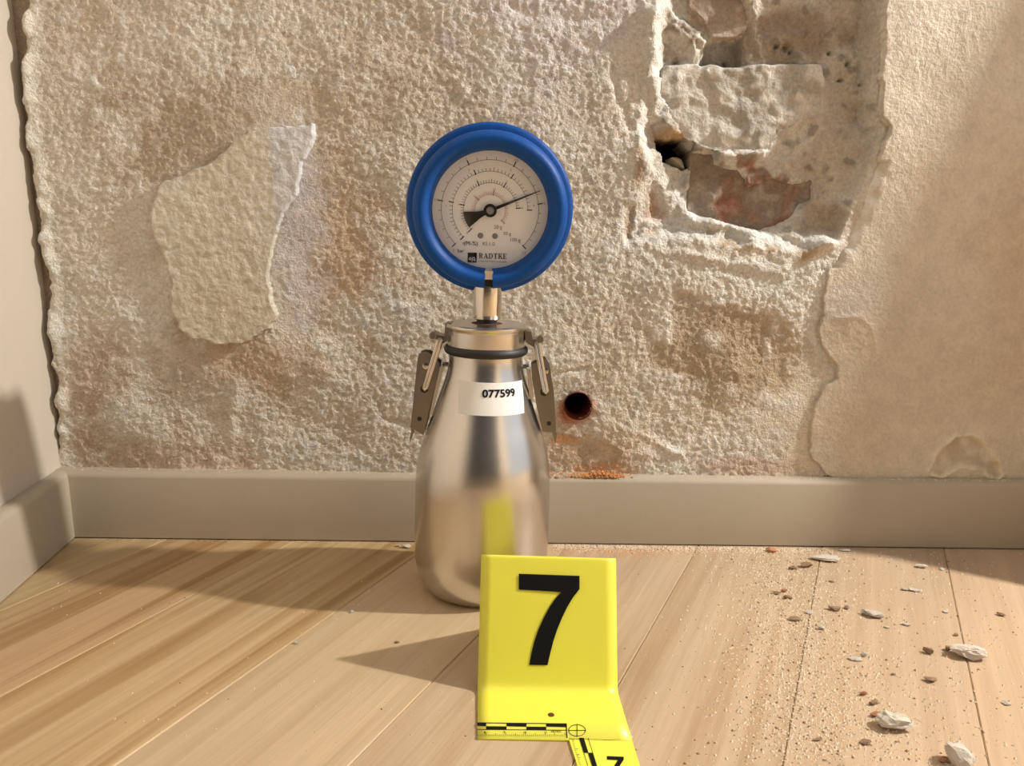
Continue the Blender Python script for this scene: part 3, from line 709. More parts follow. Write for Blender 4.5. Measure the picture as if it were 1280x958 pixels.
# latches at both sides of the neck
def latch(side):
    def L(x, y):
        dx, z = bl_px(x, y); return Vector((dx, 0, z))
    mir = (lambda p: p) if side < 0 else (lambda p: p)
    if side < 0:
        lever = [(525, 443), (530, 440.5), (537, 441), (542, 445), (551, 454), (546, 480), (531, 543), (515, 534), (522, 470), (523.5, 452)]
        bail = [(552, 424), (533.5, 484)]; slot = (532, 486); rivet = (534, 457.5); hole = (526, 523); hook = [(565, 404), (563, 424), (556, 429), (548, 425), (542, 420), (543, 416), (549, 419), (557, 420), (558, 404)]
        brace = [(556, 458), (551, 458), (538, 518), (540, 519)]; tip = [(516, 535), (520, 538), (513, 555)]; pin = (543, 419); knee = (553, 457)
    else:
        lever = [(664, 453), (675, 447), (681, 445), (687, 455), (692, 485), (695, 536), (678, 535), (671, 505), (665, 470)]
        bail = [(671, 425), (682, 484)]; slot = (680, 486); rivet = (681.5, 459.5); hole = (686, 524.5); hook = [(656, 410), (664, 412), (666, 421), (672, 421), (677, 417), (678, 421), (673, 428), (668, 431), (662, 428), (657, 424)]
        brace = [(658, 458), (663, 462), (667, 494), (662, 496)]; tip = [(690, 536), (696, 536), (694, 551)]; pin = (675, 420); knee = (661, 457)
    t = .0055
    bm = bmesh.new()
    P = [L(*p) for p in lever]
    prism(bm, P, (0, -t - .0008, 0), (0, -t, 0)); prism(bm, P, (0, t, 0), (0, t + .0008, 0))
    # outer web joining the two cheeks
    e0, e1 = (L(515, 534), L(523.5, 452)) if side < 0 else (L(695, 536), L(688, 458))
    w_ = Vector((.0009 * (1 if side < 0 else -1), 0, 0))
    prism(bm, [e0, e1, e1 + w_, e0 + w_], (0, -t - .0012, 0), (0, t, 0))
    lat = from_bm('latch', bm, M_latch, device); lat['label'] = 'steel toggle latch lever'
    # wire bail: two rods and a closed foot
    a, b = L(*bail[0]), L(*bail[1]); bm = bmesh.new()
    yy = -t - .0030
    sh = Vector((.0011, 0, .0002))
    path = [a + Vector((0, yy, 0)) - sh, b + Vector((0, yy, 0)) - sh, b + Vector((0, yy, 0)) + sh * .0 + (b - a).normalized() * .0011, b + Vector((0, yy, 0)) + sh, a + Vector((0, yy, 0)) + sh]
    tube(bm, path, .00115, 10)
    a2, b2 = a + Vector((0, t + .003, 0)), b + Vector((0, t + .003, 0)); tube(bm, [a2, b2], .0013, 8)
    tube(bm, [a + Vector((0, yy - .001, 0)), a + Vector((0, t + .004, 0))], .0017, 10)
    from_bm('bail_wire', bm, M_chrome, lat, True, 50)
    bm = bmesh.new()
    def disc(px, r, y, th): lathe(bm, [(0, 0), (r, 0), (r, th), (r * .8, th * 1.2), (0, th * 1.2)], 16, Matrix.Translation(L(*px) + Vector((0, y, 0))) @ Matrix.Rotation(math.pi / 2, 4, 'X'))
    disc(rivet, .0021, -t - .0008, .0006); from_bm('rivet', bm, M_chrome, lat, True, 40)
    bm = bmesh.new(); disc(hole, .0015, -t - .0008, .00012); disc(slot, .0026, -t - .0008, .00012); from_bm('lever_hole', bm, M_rubber, lat)
    bm = bmesh.new(); prism(bm, [L(*p) for p in hook], (0, -t - .001, 0), (0, t + .001, 0)); disc(pin, .0024, -t - .003, .001); from_bm('catch_hook', bm, M_latch, lat)
    bm = bmesh.new(); prism(bm, [L(*p) for p in brace], (0, -t + .0005, 0), (0, t - .0005, 0))
    k = L(*knee); inner = Vector((.0235 * (1 if side > 0 else -1), 0, k.z)); tube(bm, [k, inner], .0016, 8)
    from_bm('latch_bracket', bm, M_steel, lat)
    bm = bmesh.new(); prism(bm, [L(*p) for p in tip], (0, -t - .0006, 0), (0, -t, 0)); from_bm('lever_tip', bm, M_latch, lat)
latch(-1); latch(1)

# gauge head: built facing -Y about its own centre, then tipped a little forward
GC = bl_px(612, 261)
GM = Matrix.Translation((GC[0] + .0002, 0, GC[1] - .0003)) @ Matrix.Rotation(math.radians(4.5), 4, 'Z') @ Matrix.Rotation(math.radians(7.0), 4, 'X') @ Matrix.Translation((0, -.004, 0))
GL = GM @ Matrix.Rotation(math.pi / 2, 4, 'X')          # lathe axis Z -> -Y (towards the viewer)
cover_prof = [(.042, -.022), (.0465, -.022), (.0484, -.019), (.0486, -.006), (.0494, -.0046), (.0508, -.0040), (.0519, -.0028), (.0522, -.0008), (.0517, .0012), (.0503, .0022), (.0485, .0024), (.0468, .0028),
              (.0464, .0048), (.0472, .0066), (.0477, .0090), (.0472, .0120), (.0456, .0146), (.0434, .0158), (.0410, .0155), (.0391, .0143), (.0374, .0118), (.0362, .0085), (.0357, .0052), (.0370, .0046), (.0420, .0043)]
bm = bmesh.new(); gap = math.radians(3.3)
lathe(bm, cover_prof + [cover_prof[0]], 120, GL, -math.pi / 2 + gap, 1.5 * math.pi - gap, True)
cover = from_bm('rubber_cover', bm, M_blue, device, True, 50); cover['label'] = 'blue rubber protective cover with a slit at the bottom'
bm = bmesh.new(); lathe(bm, [(0, -.020), (.0455, -.020), (.0470, -.017), (.0470, .004), (.0464, .0070), (.0440, .0086), (.0400, .0086), (.0387, .0070), (.0385, .0012), (0, .0010)], 96, GL)
case = from_bm('gauge_case', bm, M_chrome, device, True, 40)
bm = bmesh.new(); lathe(bm, [(0, .0016), (.0384, .0016)], 96, GL); dial = from_bm('dial_face', bm, M_dial, device)
dial['label'] = 'white dial with four concentric scales'
bm = bmesh.new(); lathe(bm, [(0, .0056), (.0386, .0054), (.0386, .0062), (0, .0066)], 64, GL); from_bm('glass_lens', bm, M_glass, case, True)
K = .000497                                              # metres per measured pixel on the dial
def dpt(x, y, lift=.0018): return GL @ Vector((x, y, lift))
def polar(r, deg): return r * math.cos(math.radians(deg)), r * math.sin(math.radians(deg))
def arc(bm, r, w, a0, a1):
    n = 80; A = []
    for i in range(n + 1):
        a = a0 + (a1 - a0) * i / n; A.append((bm.verts.new(dpt(*polar(r - w / 2, a))), bm.verts.new(dpt(*polar(r + w / 2, a)))))
    for p, q in zip(A[:-1], A[1:]): bm.faces.new((p[0], p[1], q[1], q[0]))
def tick(bm, a, r0, r1, w):
    c, s = math.cos(math.radians(a)), math.sin(math.radians(a))
    bm.faces.new([bm.verts.new(dpt(r * c - o * s, r * s + o * c)) for r, o in ((r0, -w / 2), (r1, -w / 2), (r1, w / 2), (r0, w / 2))])
def scale(name, mat, r, a0, step, majors, sub, w=.00022):
    bm = bmesh.new(); a1 = a0 - step * majors
    arc(bm, r, w, a0, a1)
    for i in range(majors * sub + 1):
        a = a0 - step * i / sub
        if i % sub == 0: tick(bm, a, r - .0006, r + .0027, .00062)
        else: tick(bm, a, r, r + (.0024 if sub % 2 == 0 and i % sub == sub // 2 else .0018), .00024)
    return from_bm(name, bm, mat, dial)
scale('scale_ring', M_ink, .0303, 225, 54, 5, 5); scale('scale_ring', M_ink, .0235, 226, 56, 4, 10, .0002); scale('scale_ring', M_ink, .0166, 226, 55, 4, 10, .0002)
scale('scale_ring', M_redink, .0096, 200, 60, 4, 10, .0002)
def dial_text(name, s, x, y, hgt, mat, bold=0.0, width=None, rot=0.0):
    co, fs = text_mesh(s, 1.0, bold, 'CENTER'); bm = bmesh.new()
    ys = [c[1] for c in co]; xs = [c[0] for c in co]; k = hgt / .70; kx = k if width is None else width / (max(xs) - min(xs))
    ox = (max(xs) + min(xs)) / 2
    c_, s_ = math.cos(math.radians(rot)), math.sin(math.radians(rot))
    def fn(u, v):
        u, v = (u - ox) * kx, (v - .35) * k; return dpt(x + u * c_ - v * s_, y + u * s_ + v * c_, .0019)
    add_flat(bm, co, fs, fn); return from_bm(name, bm, mat, dial)
q6 = .000497 / 6.18 * 1.0
def D(px, py): return ((px - 453) * q6, (448 - py) * q6)     # measured on the enlarged dial
for i, s in enumerate(('0', '0.5', '1', '1.5', '2', '2.5')): dial_text('scale_number', s, *polar(.0340 if 0 < i < 5 else .0338, 225 - 54 * i + (0 if 0 < i < 5 else (4 if i == 0 else -4))), .0014, M_greyink)
for i, s in enumerate(('0', '1', '2', '3', '4')): dial_text('scale_number', s, *polar(.0267 + (.0006 if i else 0), 226 - 56 * i + 6), .0015, M_greyink)
for i, s in enumerate(('0', '1', '2', '3', '4')): dial_text('scale_number', s, *polar(.0200, 226 - 55 * i), .0015, M_greyink)
for i, s in enumerate(('5', '10', '15')): dial_text('scale_number', s, *polar(.0130, 140 - 60 * i), .0013, M_redink)
dial_text('scale_caption', '20 g', *D(518, 574), .0022, M_redink); dial_text('scale_caption', '50 g', *D(592, 622), .0020, M_greyink); dial_text('scale_caption', '100 g', *D(658, 668), .0022, M_greyink)
dial_text('scale_caption', '(M-%)', *D(310, 706), .0026, M_ink); dial_text('scale_caption', 'Kl.1.0', *D(450, 706), .0024, M_greyink); dial_text('scale_caption', 'bar', *D(232, 766), .0022, M_ink)
for x, y in ((383, 645), (497, 645)):
    bm = bmesh.new(); lathe(bm, [(0, .0024), (.0013, .0023), (.0018, .0017)], 20, GL @ Matrix.Translation((*D(x, y), 0))); from_bm('dial_screw', bm, M_greyink, dial, True)
# maker's mark: square emblem, serif name, small line
bm = bmesh.new()
(x0, y0), (x1, y1) = D(286, 857), D(358, 779)
sq = [dpt(x, y, .0019) for x, y in ((x0, y0), (x1, y0), (x1, y1), (x0, y1))]; bm.faces.new([bm.verts.new(v) for v in sq])
emb = from_bm('maker_emblem', bm, M_ink, dial)
bm = bmesh.new()
for u, v, r in ((.30, .38, .15), (.66, .40, .17), (.50, .16, .08), (.80, .2, .07)):
    cx, cy = x0 + (x1 - x0) * u, y0 + (y1 - y0) * v; n = 20; rr = (x1 - x0) * r
    A = [(bm.verts.new(dpt(cx + rr * math.cos(t), cy + rr * math.sin(t), .0020)), bm.verts.new(dpt(cx + rr * .6 * math.cos(t), cy + rr * .6 * math.sin(t), .0020))) for t in np.linspace(0, 2 * math.pi, n, endpoint=False)]
    for i in range(n): bm.faces.new((A[i][0], A[(i + 1) % n][0], A[(i + 1) % n][1], A[i][1]))
from_bm('emblem_lines', bm, M_dial, dial)
def R_(x0, y0, x1, y1): return [(x0, y0), (x1, y0), (x1, y1), (x0, y1)]
def bowl(cx, cy, rx, ry, tx_, ty_, a0, a1):
    out = []; n = 10
    for i in range(n):
        p, q = math.radians(a0 + (a1 - a0) * i / n), math.radians(a0 + (a1 - a0) * (i + 1) / n)
        out.append([(cx + rx * math.cos(p), cy + ry * math.sin(p)), (cx + rx * math.cos(q), cy + ry * math.sin(q)), (cx + (rx - tx_) * math.cos(q), cy + (ry - ty_) * math.sin(q)), (cx + (rx - tx_) * math.cos(p), cy + (ry - ty_) * math.sin(p))])
    return out
SER = {'R': [R_(.10, 0, .28, 1), R_(0, 0, .38, .07), R_(0, .93, .4, 1), R_(.28, .45, .4, .52)] + bowl(.4, .725, .36, .275, .17, .07, -90, 90) + [[(.38, .48), (.56, .48), (.82, 0), (.62, 0)], R_(.6, 0, .9, .07)],
       'A': [[(.06, 0), (.14, 0), (.44, 1), (.40, 1)], [(.36, 1), (.50, 1), (.84, 0), (.62, 0)], R_(.2, .30, .62, .37), R_(-.02, 0, .26, .07), R_(.54, 0, .92, .07)],
       'D': [R_(.10, 0, .28, 1), R_(0, 0, .42, .07), R_(0, .93, .42, 1)] + bowl(.40, .5, .48, .5, .18, .07, -90, 90),
       'T': [R_(.34, 0, .54, 1), R_(.02, .91, .86, 1), R_(.22, 0, .66, .07), R_(.02, .7, .08, 1), R_(.80, .7, .86, 1)],
       'K': [R_(.10, 0, .28, 1), R_(0, 0, .38, .07), R_(0, .93, .38, 1), [(.28, .42), (.34, .36), (.76, .96), (.66, .96)], [(.38, .56), (.52, .64), (.88, 0), (.66, 0)], R_(.6, 0, .92, .07), R_(.55, .93, .86, 1)],
       'E': [R_(.10, 0, .28, 1), R_(0, 0, .74, .08), R_(0, .92, .72, 1), R_(.28, .47, .52, .54), R_(.68, 0, .74, .26), R_(.66, .74, .72, 1), R_(.48, .38, .53, .63)]}
bm = bmesh.new(); (x0, y0), (x1, y1) = D(374, 822), D(602, 780); cw = (x1 - x0) / 6
for i, chx in enumerate('RADTKE'):
    for poly in SER[chx]: bm.faces.new([bm.verts.new(dpt(x0 + cw * (i + .02) + cw * 1.0 * a, y0 + (y1 - y0) * b, .0019)) for a, b in poly])
from_bm('maker_name', bm, M_ink, dial)
dial_text('maker_line', 'MESSTECHNIK', *D(488, 844), .0010, M_greyink, width=(602 - 374) * q6)
# needle with its flared counterweight and hub
bm = bmesh.new(); na = 22.9
def nv2(r, o, lift): c, s = math.cos(math.radians(na)), math.sin(math.radians(na)); return dpt(r * c - o * s, r * s + o * c, lift)
def plate(bm, pts, lo, hi):
    A = [bm.verts.new(nv2(r, o, hi)) for r, o in pts]; B = [bm.verts.new(nv2(r, o, lo)) for r, o in pts]; n = len(pts)
    bm.faces.new(A); bm.faces.new(B[::-1])
    for i in range(n): bm.faces.new((A[i], B[i], B[(i + 1) % n], A[(i + 1) % n]))
tail = [(-.0167 * math.cos(math.radians(t)), .0167 * math.sin(math.radians(t))) for t in np.linspace(18.5, -17.5, 9)]
plate(bm, [(.0333, .00018), (.0333, -.00018), (.004, -.0010), (-.002, -.0012), (-.0075, -.0022)] + tail[::-1][:0] + [(p[0], p[1]) for p in tail[::-1]] + [(-.0075, .0022), (-.002, .0012), (.004, .0010)], .0028, .0032)
needle = from_bm('needle', bm, M_ink, dial)
bm = bmesh.new(); lathe(bm, [(0, .0026), (.0040, .0026), (.0041, .0042), (.0036, .0046), (.0026, .0046), (.0024, .0042)], 36, GL); lathe(bm, [(0, .0040), (.0025, .0040)], 36, GL)
from_bm('needle_hub', bm, M_ink, dial, True, 40)
bm = bmesh.new(); lathe(bm, [(.0024, .0043), (.0020, .0048), (0, .0049)], 30, GL); from_bm('hub_pin', bm, M_greyink, dial, True)
# metal tab seen in the slit of the cover
bm = bmesh.new(); add_box(bm, (-.0026, -.0125, -.0415), (.0026, -.0100, -.0362), GM); from_bm('bezel_tab', bm, M_chrome, case)
bm = bmesh.new(); add_box(bm, (-.0032, -.0105, -.0505), (.0032, .0020, -.0415), GM); from_bm('slit_backing', bm, M_rubber, case)

# ------------------------------------------------------------------ yellow evidence marker
TH = .0011
fl, fr_ = on_floor(597, 862.5, TH), on_floor(772, 865.5, TH)
W_ = (fr_ - fl); wdir = W_.normalized(); wid = W_.length
nfw = Vector((-wdir.y, wdir.x, 0))                          # away from viewer
rl = on_wall(601.5, 691, fl.y + .030); rr = on_wall(770, 696, fl.y + .030 + .0003)
bkl = Vector((rl.x + .0005, rl.y + .036, 0.0)); bkr = Vector((rr.x - .0005, rr.y + .036, 0.0))
marker = empty('evidence_marker', ((fl.x + fr_.x) / 2, fl.y, 0)); tag(marker, 'yellow folded plastic evidence marker bearing a black number seven', 'evidence marker')
org = marker.location.copy()
def sheet(name, rows, mat, holes=None):
    """sheet through rows of (left, right) edges, thickened downwards/backwards"""
    bm = bmesh.new(); n = 12; G = []
    for a, b in rows: G.append([bm.verts.new(a.lerp(b, i / n) - org) for i in range(n + 1)])
    for r1, r2 in zip(G[:-1], G[1:]):
        for i in range(n): bm.faces.new((r1[i], r1[i + 1], r2[i + 1], r2[i]))
    o = from_bm(name, bm, mat, marker, True, 60)
    return o
# sheet path from back foot over the ridge down to the fold
up_l, up_r = rl - fl, rr - fr_
rows = [(bkl + Vector((0, 0, TH)), bkr + Vector((0, 0, TH)))]
rows += [(bkl.lerp(rl, t) , bkr.lerp(rr, t)) for t in (.5, .9)]
def round_corner(a, b, c, k=6):
    return [a * (1 - t) ** 2 + b * 2 * t * (1 - t) + c * t * t for t in np.linspace(0, 1, k)]
top_l = round_corner(bkl.lerp(rl, .955), rl + Vector((0, 0, .0006)), fl.lerp(rl, .95)); top_r = round_corner(bkr.lerp(rr, .955), rr + Vector((0, 0, .0006)), fr_.lerp(rr, .95))
rows += list(zip(top_l, top_r)); rows += [(fl.lerp(rl, t), fr_.lerp(rr, t)) for t in (.75, .5, .25, .10)]
edl = (on_floor(597, 924, TH) - fl).normalized(); edr = (on_floor(800, 958, TH) - fr_).normalized()
cl = round_corner(fl.lerp(rl, .06), fl, fl + edl * .004); cr = round_corner(fr_.lerp(rr, .06), fr_, fr_ + edr * .004)
rows += list(zip(cl, cr))
FY = (on_floor(597, 923, TH) - fl).length
rows += [(fl + edl * .02, fr_ + edr * .02), (fl + edl * FY, fr_ + edr * FY)]
body_m = sheet('marker_sheet', rows, M_yellow)
md = body_m.modifiers.new('thickness', 'SOLIDIFY'); md.thickness = TH; md.offset = -1.0
me = body_m.data
# make sure thickness grows under/behind the printed face
me.update()
nsum = me.polygons[len(me.polygons) - 1].normal.z
md.offset = -1.0 if nsum > 0 else 1.0
# leg of the foot that carries the vertical ruler
leg_in_t = on_floor(711, 923, TH); leg_in = (on_floor(722, 958, TH) - leg_in_t).normalized()
br = fr_ + edr * FY
LEG = .075
bm = bmesh.new(); prism(bm, [leg_in_t - org, leg_in_t + leg_in * LEG - org, br + edr * LEG - org, br - org], (0, 0, -TH), (0, 0, 0))
from_bm('ruler_leg', bm, M_yellow, marker)
# printed figures
pn = (fr_ - fl).cross(rl - fl).normalized(); pn = pn if pn.y < 0 else -pn
def on_plate(px, lift=.00035): return on_plane(px[0], px[1], fl, pn) + pn * lift - org
def z2(p): return (580 + p[0] / 3.325, 670 + p[1] / 3.325)
seven = [(228, 158), (480, 167), (480, 222), (452, 258), (428, 298), (408, 340), (388, 388), (372, 436), (359, 486), (347, 538), (271, 537), (280, 488), (292, 440), (308, 393), (330, 344), (356, 296), (383, 257), (404, 234), (228, 224)]
bm = bmesh.new(); f = bm.faces.new([bm.verts.new(on_plate(z2(p))) for p in seven]); bmesh.ops.triangulate(bm, faces=[f])
from_bm('number_seven', bm, M_ink, marker)
def on_foot(px, lift=.00025): return on_floor(px[0], px[1], TH) + Vector((0, 0, lift)) - org
def foot_poly(bm, pts): bm.faces.new([bm.verts.new(on_foot(z2(p))) for p in pts])
bm = bmesh.new()
sx = [55, 92, 177, 260, 342, 425]
for i in range(5):
    ya, yb = 779 + i * .8, 779 + (i + 1) * .8
    if i % 2 == 0: foot_poly(bm, [(sx[i], ya), (sx[i + 1], yb), (sx[i + 1], yb + 14), (sx[i], ya + 13)])
    else: foot_poly(bm, [(sx[i], ya + 14), (sx[i + 1], yb + 14), (sx[i + 1], yb + 28), (sx[i], ya + 27)])
foot_poly(bm, [(55, 778), (425, 782), (425, 784.5), (55, 780.5)]); foot_poly(bm, [(55, 806), (425, 809), (425, 811), (55, 808)])
foot_poly(bm, [(423, 782), (427, 782), (430, 842), (426, 842)])
for i in range(46):
    x = 58 + i * 8.2; L = 17 if i % 10 == 4 else (13 if i % 5 == 4 else 8)
    foot_poly(bm, [(x, 836 - L), (x + 1.4, 836 - L), (x + 1.4, 836), (x, 836)])
from_bm('ruler_marks', bm, M_ink, marker)
def foot_text(name, s, cx, cy, hgt, rot=0, bold=0.0):
    co, fs = text_mesh(s, 1.0, bold, 'CENTER'); k = hgt / .7; bm = bmesh.new()
    xs = [c[0] for c in co]; ox = (max(xs) + min(xs)) / 2; c_, s_ = math.cos(math.radians(rot)), math.sin(math.radians(rot))
    def fn(u, v): u, v = (u - ox) * k, (v - .35) * k; return on_foot(z2((cx + u * c_ + v * s_, cy + u * s_ - v * c_)))
    add_flat(bm, co, fs, fn); return from_bm(name, bm, M_ink, marker)
for s, x in (('8', 86), ('9', 168), ('10', 254), ('11', 340)): foot_text('ruler_number', s, x, 819, 10)
foot_text('ruler_caption', 'METRIC', 384, 816, 9)
bm = bmesh.new()
cxp, cyp, rx, ry = 470, 811, 36, 25; n = 40; A = []
for t in np.linspace(0, 2 * math.pi, n, endpoint=False): A.append((bm.verts.new(on_foot(z2((cxp + rx * math.cos(t), cyp + ry * math.sin(t))))), bm.verts.new(on_foot(z2((cxp + (rx - 2.6) * math.cos(t), cyp + (ry - 2) * math.sin(t)))))))
for i in range(n): bm.faces.new((A[i][0], A[(i + 1) % n][0], A[(i + 1) % n][1], A[i][1]))
foot_poly(bm, [(cxp - rx - 2, cyp - 1), (cxp + rx + 2, cyp - 1), (cxp + rx + 2, cyp + 1), (cxp - rx - 2, cyp + 1)]); foot_poly(bm, [(cxp - 1.2, cyp - ry - 2), (cxp + 1.2, cyp - ry - 2), (cxp + 1.2, cyp + ry + 2), (cxp - 1.2, cyp + ry + 2)])
from_bm('crosshair', bm, M_ink, marker)
# ruler down the leg
bm = bmesh.new()
lx0 = lambda y: 440 + (y - 842) * .31
def leg_poly(a0, a1, y0, y1): foot_poly(bm, [(lx0(y0) + a0, y0), (lx0(y0) + a1, y0), (lx0(y1) + a1, y1), (lx0(y1) + a0, y1)])
ysg = [842, 904, 972, 1046, 1126]
for i in range(4):
    if i % 2 == 0: leg_poly(40, 58, ysg[i], ysg[i + 1])
    else: leg_poly(56, 76, ysg[i], ysg[i + 1])
leg_poly(38, 40, 842, 1126); leg_poly(75, 77, 842, 1126)
for i in range(36):
    y = 850 + i * 7.4; leg_poly(4, 4 + (16 if i % 10 == 5 else (12 if i % 5 == 0 else 8)), y, y + 1.3)
from_bm('leg_ruler_marks', bm, M_ink, marker)
for s, x, y in (('1', 475, 912), ('2', 498, 985)): foot_text('ruler_number', s, x, y, 11, 75)
sm7 = [(594, 918), (664, 921), (664, 933), (645, 962), (634, 1000), (612, 1000), (622, 962), (640, 934), (594, 932)]
bm = bmesh.new(); f = bm.faces.new([bm.verts.new(on_foot(z2(p))) for p in sm7]); bmesh.ops.triangulate(bm, faces=[f]); from_bm('small_seven', bm, M_ink, marker)
hp = on_foot(z2((362, 745))); bm = bmesh.new(); lathe(bm, [(0, 0), (.0015, 0), (.0018, -.0004)], 20, Matrix.Translation(hp)); ho = from_bm('punched_hole', bm, simple('hole_brown', srgb(96, 52, 20), .8), marker)
nb = bmesh.new(); p0 = (rl.lerp(rr, .5)) - org
del nb

# ------------------------------------------------------------------ debris on the floor
def chip_mesh(seed, big=False):
    """angular fragment: convex hull of a random cloud; large lumps get a knobbly surface"""
    r = random.Random(seed); bm = bmesh.new()
    for _ in range(16):
        v = Vector((r.gauss(0, 1), r.gauss(0, 1), r.gauss(0, 1))).normalized() * r.uniform(.72, 1.0); bm.verts.new(v)
    res = bmesh.ops.convex_hull(bm, input=bm.verts)
    bmesh.ops.delete(bm, geom=list({g for g in res['geom_interior'] + res['geom_unused'] if isinstance(g, bmesh.types.BMVert)}), context='VERTS')
    if big:
        for it in range(2):
            bmesh.ops.subdivide_edges(bm, edges=bm.edges[:], cuts=1, use_grid_fill=True, smooth=.35)
            for v in bm.verts: v.co += v.co.normalized() * r.gauss(0, .085 / (it + 1))
    zmin = min(v.co.z for v in bm.verts)
    for v in bm.verts: v.co.z -= zmin
    me = bpy.data.meshes.new('chip'); bm.to_mesh(me); bm.free(); return me
MATS = {'w': M_mortarchip, 'g': M_greychip, 'b': M_brownchip, 'r': M_redchip}
def chip(x, y, w, hgt, m, label, rot=0, flat=None, group=None, name='plaster_chip', seed=None):
    p = on_floor(x, y); dist = (p - EYE).length; k = dist / F
    r = random.Random(seed or int(x * 7 + y)); me = chip_mesh(seed or int(x * 7 + y), w > 22)
    o = link_mesh({'b': 'mortar_chip', 'r': 'brick_chip'}.get(m, name), me, MATS[m]); sx = w * k / 2
    sy = max(sx * .5, hgt * k / 2 / .55 * .62); sz = min(sx, sy) * (flat or .38) * 1.0
    o.scale = (sx, sy, sz); o.location = (p.x, p.y, 0); o.rotation_euler = (0, 0, math.radians(rot))
    tag(o, label, {'b': 'mortar chip', 'r': 'brick chip'}.get(m, 'plaster chip'), group or 'broken chips of the wall on the floor'); return o
chip(1033, 701, 33, 14, 'w', 'flat pale plaster chip lying close to the baseboard', -8, .35)
chip(1008, 709, 17, 10, 'b', 'dark brown mortar chip left of the flat pale chip by the baseboard', 20, .7)
chip(991, 712, 12, 8, 'b', 'small brown mortar chip second left of the flat pale chip by the baseboard', -15, .7)
chip(964, 690, 17, 10, 'r', 'orange brick fragment against the baseboard', 5, .6)
chip(1043, 763, 18, 9, 'b', 'brown mortar chip in the rubble left of a slanted grey chip', -10, .6)
chip(1058, 761, 8, 6, 'b', 'little brown chip between a brown and a slanted grey chip', 0, .6)
chip(1090, 771, 25, 12, 'g', 'slanted elongated grey mortar chip right of the rubble strip', -32, .7)
chip(1144, 739, 17, 8, 'w', 'larger of two pale chips side by side near the shadow edge', 5, .5)
chip(1131, 738, 10, 6, 'w', 'smaller of two pale chips side by side near the shadow edge', -5, .5)
chip(1152, 710, 16, 6, 'w', 'thin pale sliver lying in the shadow by the baseboard', -18, .6)
chip(1178, 713, 8, 5, 'w', 'small pale chip beside the board joint in the shadow', -20, .6)
chip(1207, 822, 42, 19, 'w', 'big pale plaster lump lying across the right board joint', -14, .75)
chip(1185, 813, 13, 9, 'b', 'brown chip touching the big lump on the board joint', 10, .7)
chip(1160, 817, 9, 12, 'b', 'upright brown chip left of the big lump on the joint', 60, .9)
chip(1163, 852, 15, 10, 'b', 'brown chip below the big lump on the board joint', -25, .6)
chip(1097, 896, 19, 8, 'r', 'reddish brown brick chip just above a big white lump', -6, .8)
chip(1119, 911, 42, 22, 'w', 'big knobbly white plaster lump in the foreground rubble', -6, .8)
chip(1082, 930, 20, 9, 'b', 'brown chip in the foreground left below the knobbly lump', -5, .6)
chip(1197, 955, 30, 26, 'w', 'pale plaster lump cut off by the bottom of the picture', 10, .8)
chip(1179, 953, 12, 8, 'r', 'orange crumb beside the lump at the bottom of the picture', 0, .8)
chip(1091, 880, 13, 8, 'b', 'brown crumb above the reddish brick chip', 15, .8)
chip(1069, 825, 18, 6, 'w', 'thin pale chip in the middle of the rubble strip', -8, .6)
chip(1081, 821, 10, 7, 'w', 'small pale chip right of a thin pale chip mid rubble', -20, .7)
chip(1132, 782, 11, 6, 'w', 'pale crumb right of the slanted grey chip', -20, .6)
chip(1011, 767, 11, 8, 'w', 'rounded pale crumb at the left of the rubble strip', 0, .7)
chip(970, 743, 13, 6, 'b', 'dark crumb left of a pinkish crumb in the rubble strip', -25, .7)
chip(983, 749, 15, 6, 'b', 'long dark crumb below a pinkish crumb in the rubble strip', -8, .7)
chip(980, 740, 9, 6, 'r', 'pinkish brick crumb in the upper rubble strip', 0, .7)
chip(993, 776, 17, 6, 'b', 'dark crumb cluster piece over the pale dusty spot', -15, .7)
chip(1056, 689, 14, 5, 'w', 'thin pale sliver against the baseboard right of the flat chip', -3, .6)
chip(1252, 770, 10, 6, 'b', 'lone brown crumb on the far right board', -30, .6)
chip(1258, 881, 11, 7, 'w', 'lone pale sliver at the far right foreground', -40, .5)
chip(1026, 787, 9, 7, 'w', 'pale crumb below the brown mortar chip', -20, .7)
chip(1021, 926, 13, 5, 'b', 'thin brown sliver in the foreground left of the lumps', 15, .6)
chip(1079, 869, 11, 8, 'r', 'rusty crumb over the brown crumbs in the foreground rubble', 0, .7)
chip(1181, 766, 8, 5, 'w', 'small crumb left of the right board joint', -20, .6)
chip(1195, 795, 7, 5, 'b', 'small brown crumb on the right board joint', 0, .6)
chip(1117, 844, 6, 4, 'b', 'small brown crumb left of the upright brown chip', 0, .6)
chip(1109, 785, 9, 5, 'w', 'pale pinkish crumb below the slanted grey chip', -10, .5)
chip(508, 685, 14, 8, 'w', 'white plaster crumb at the baseboard left of the bottle', 0, .6)
chip(497, 684, 8, 5, 'w', 'tiny white plaster crumb left of another beside the bottle', 0, .6)
chip(370, 805, 7, 5, 'w', 'pale crumb on the bare floor left of the marker shadow', 0, .8)
chip(440, 766, 6, 6, 'w', 'pale crumb at the edge of the bottle shadow', 0, .8)
chip(496, 804, 9, 4, 'b', 'dark crumb inside the marker shadow', -10, .6)
chip(1040, 728, 8, 4, 'b', 'little dark crumb below the flat pale chip', 0, .6)

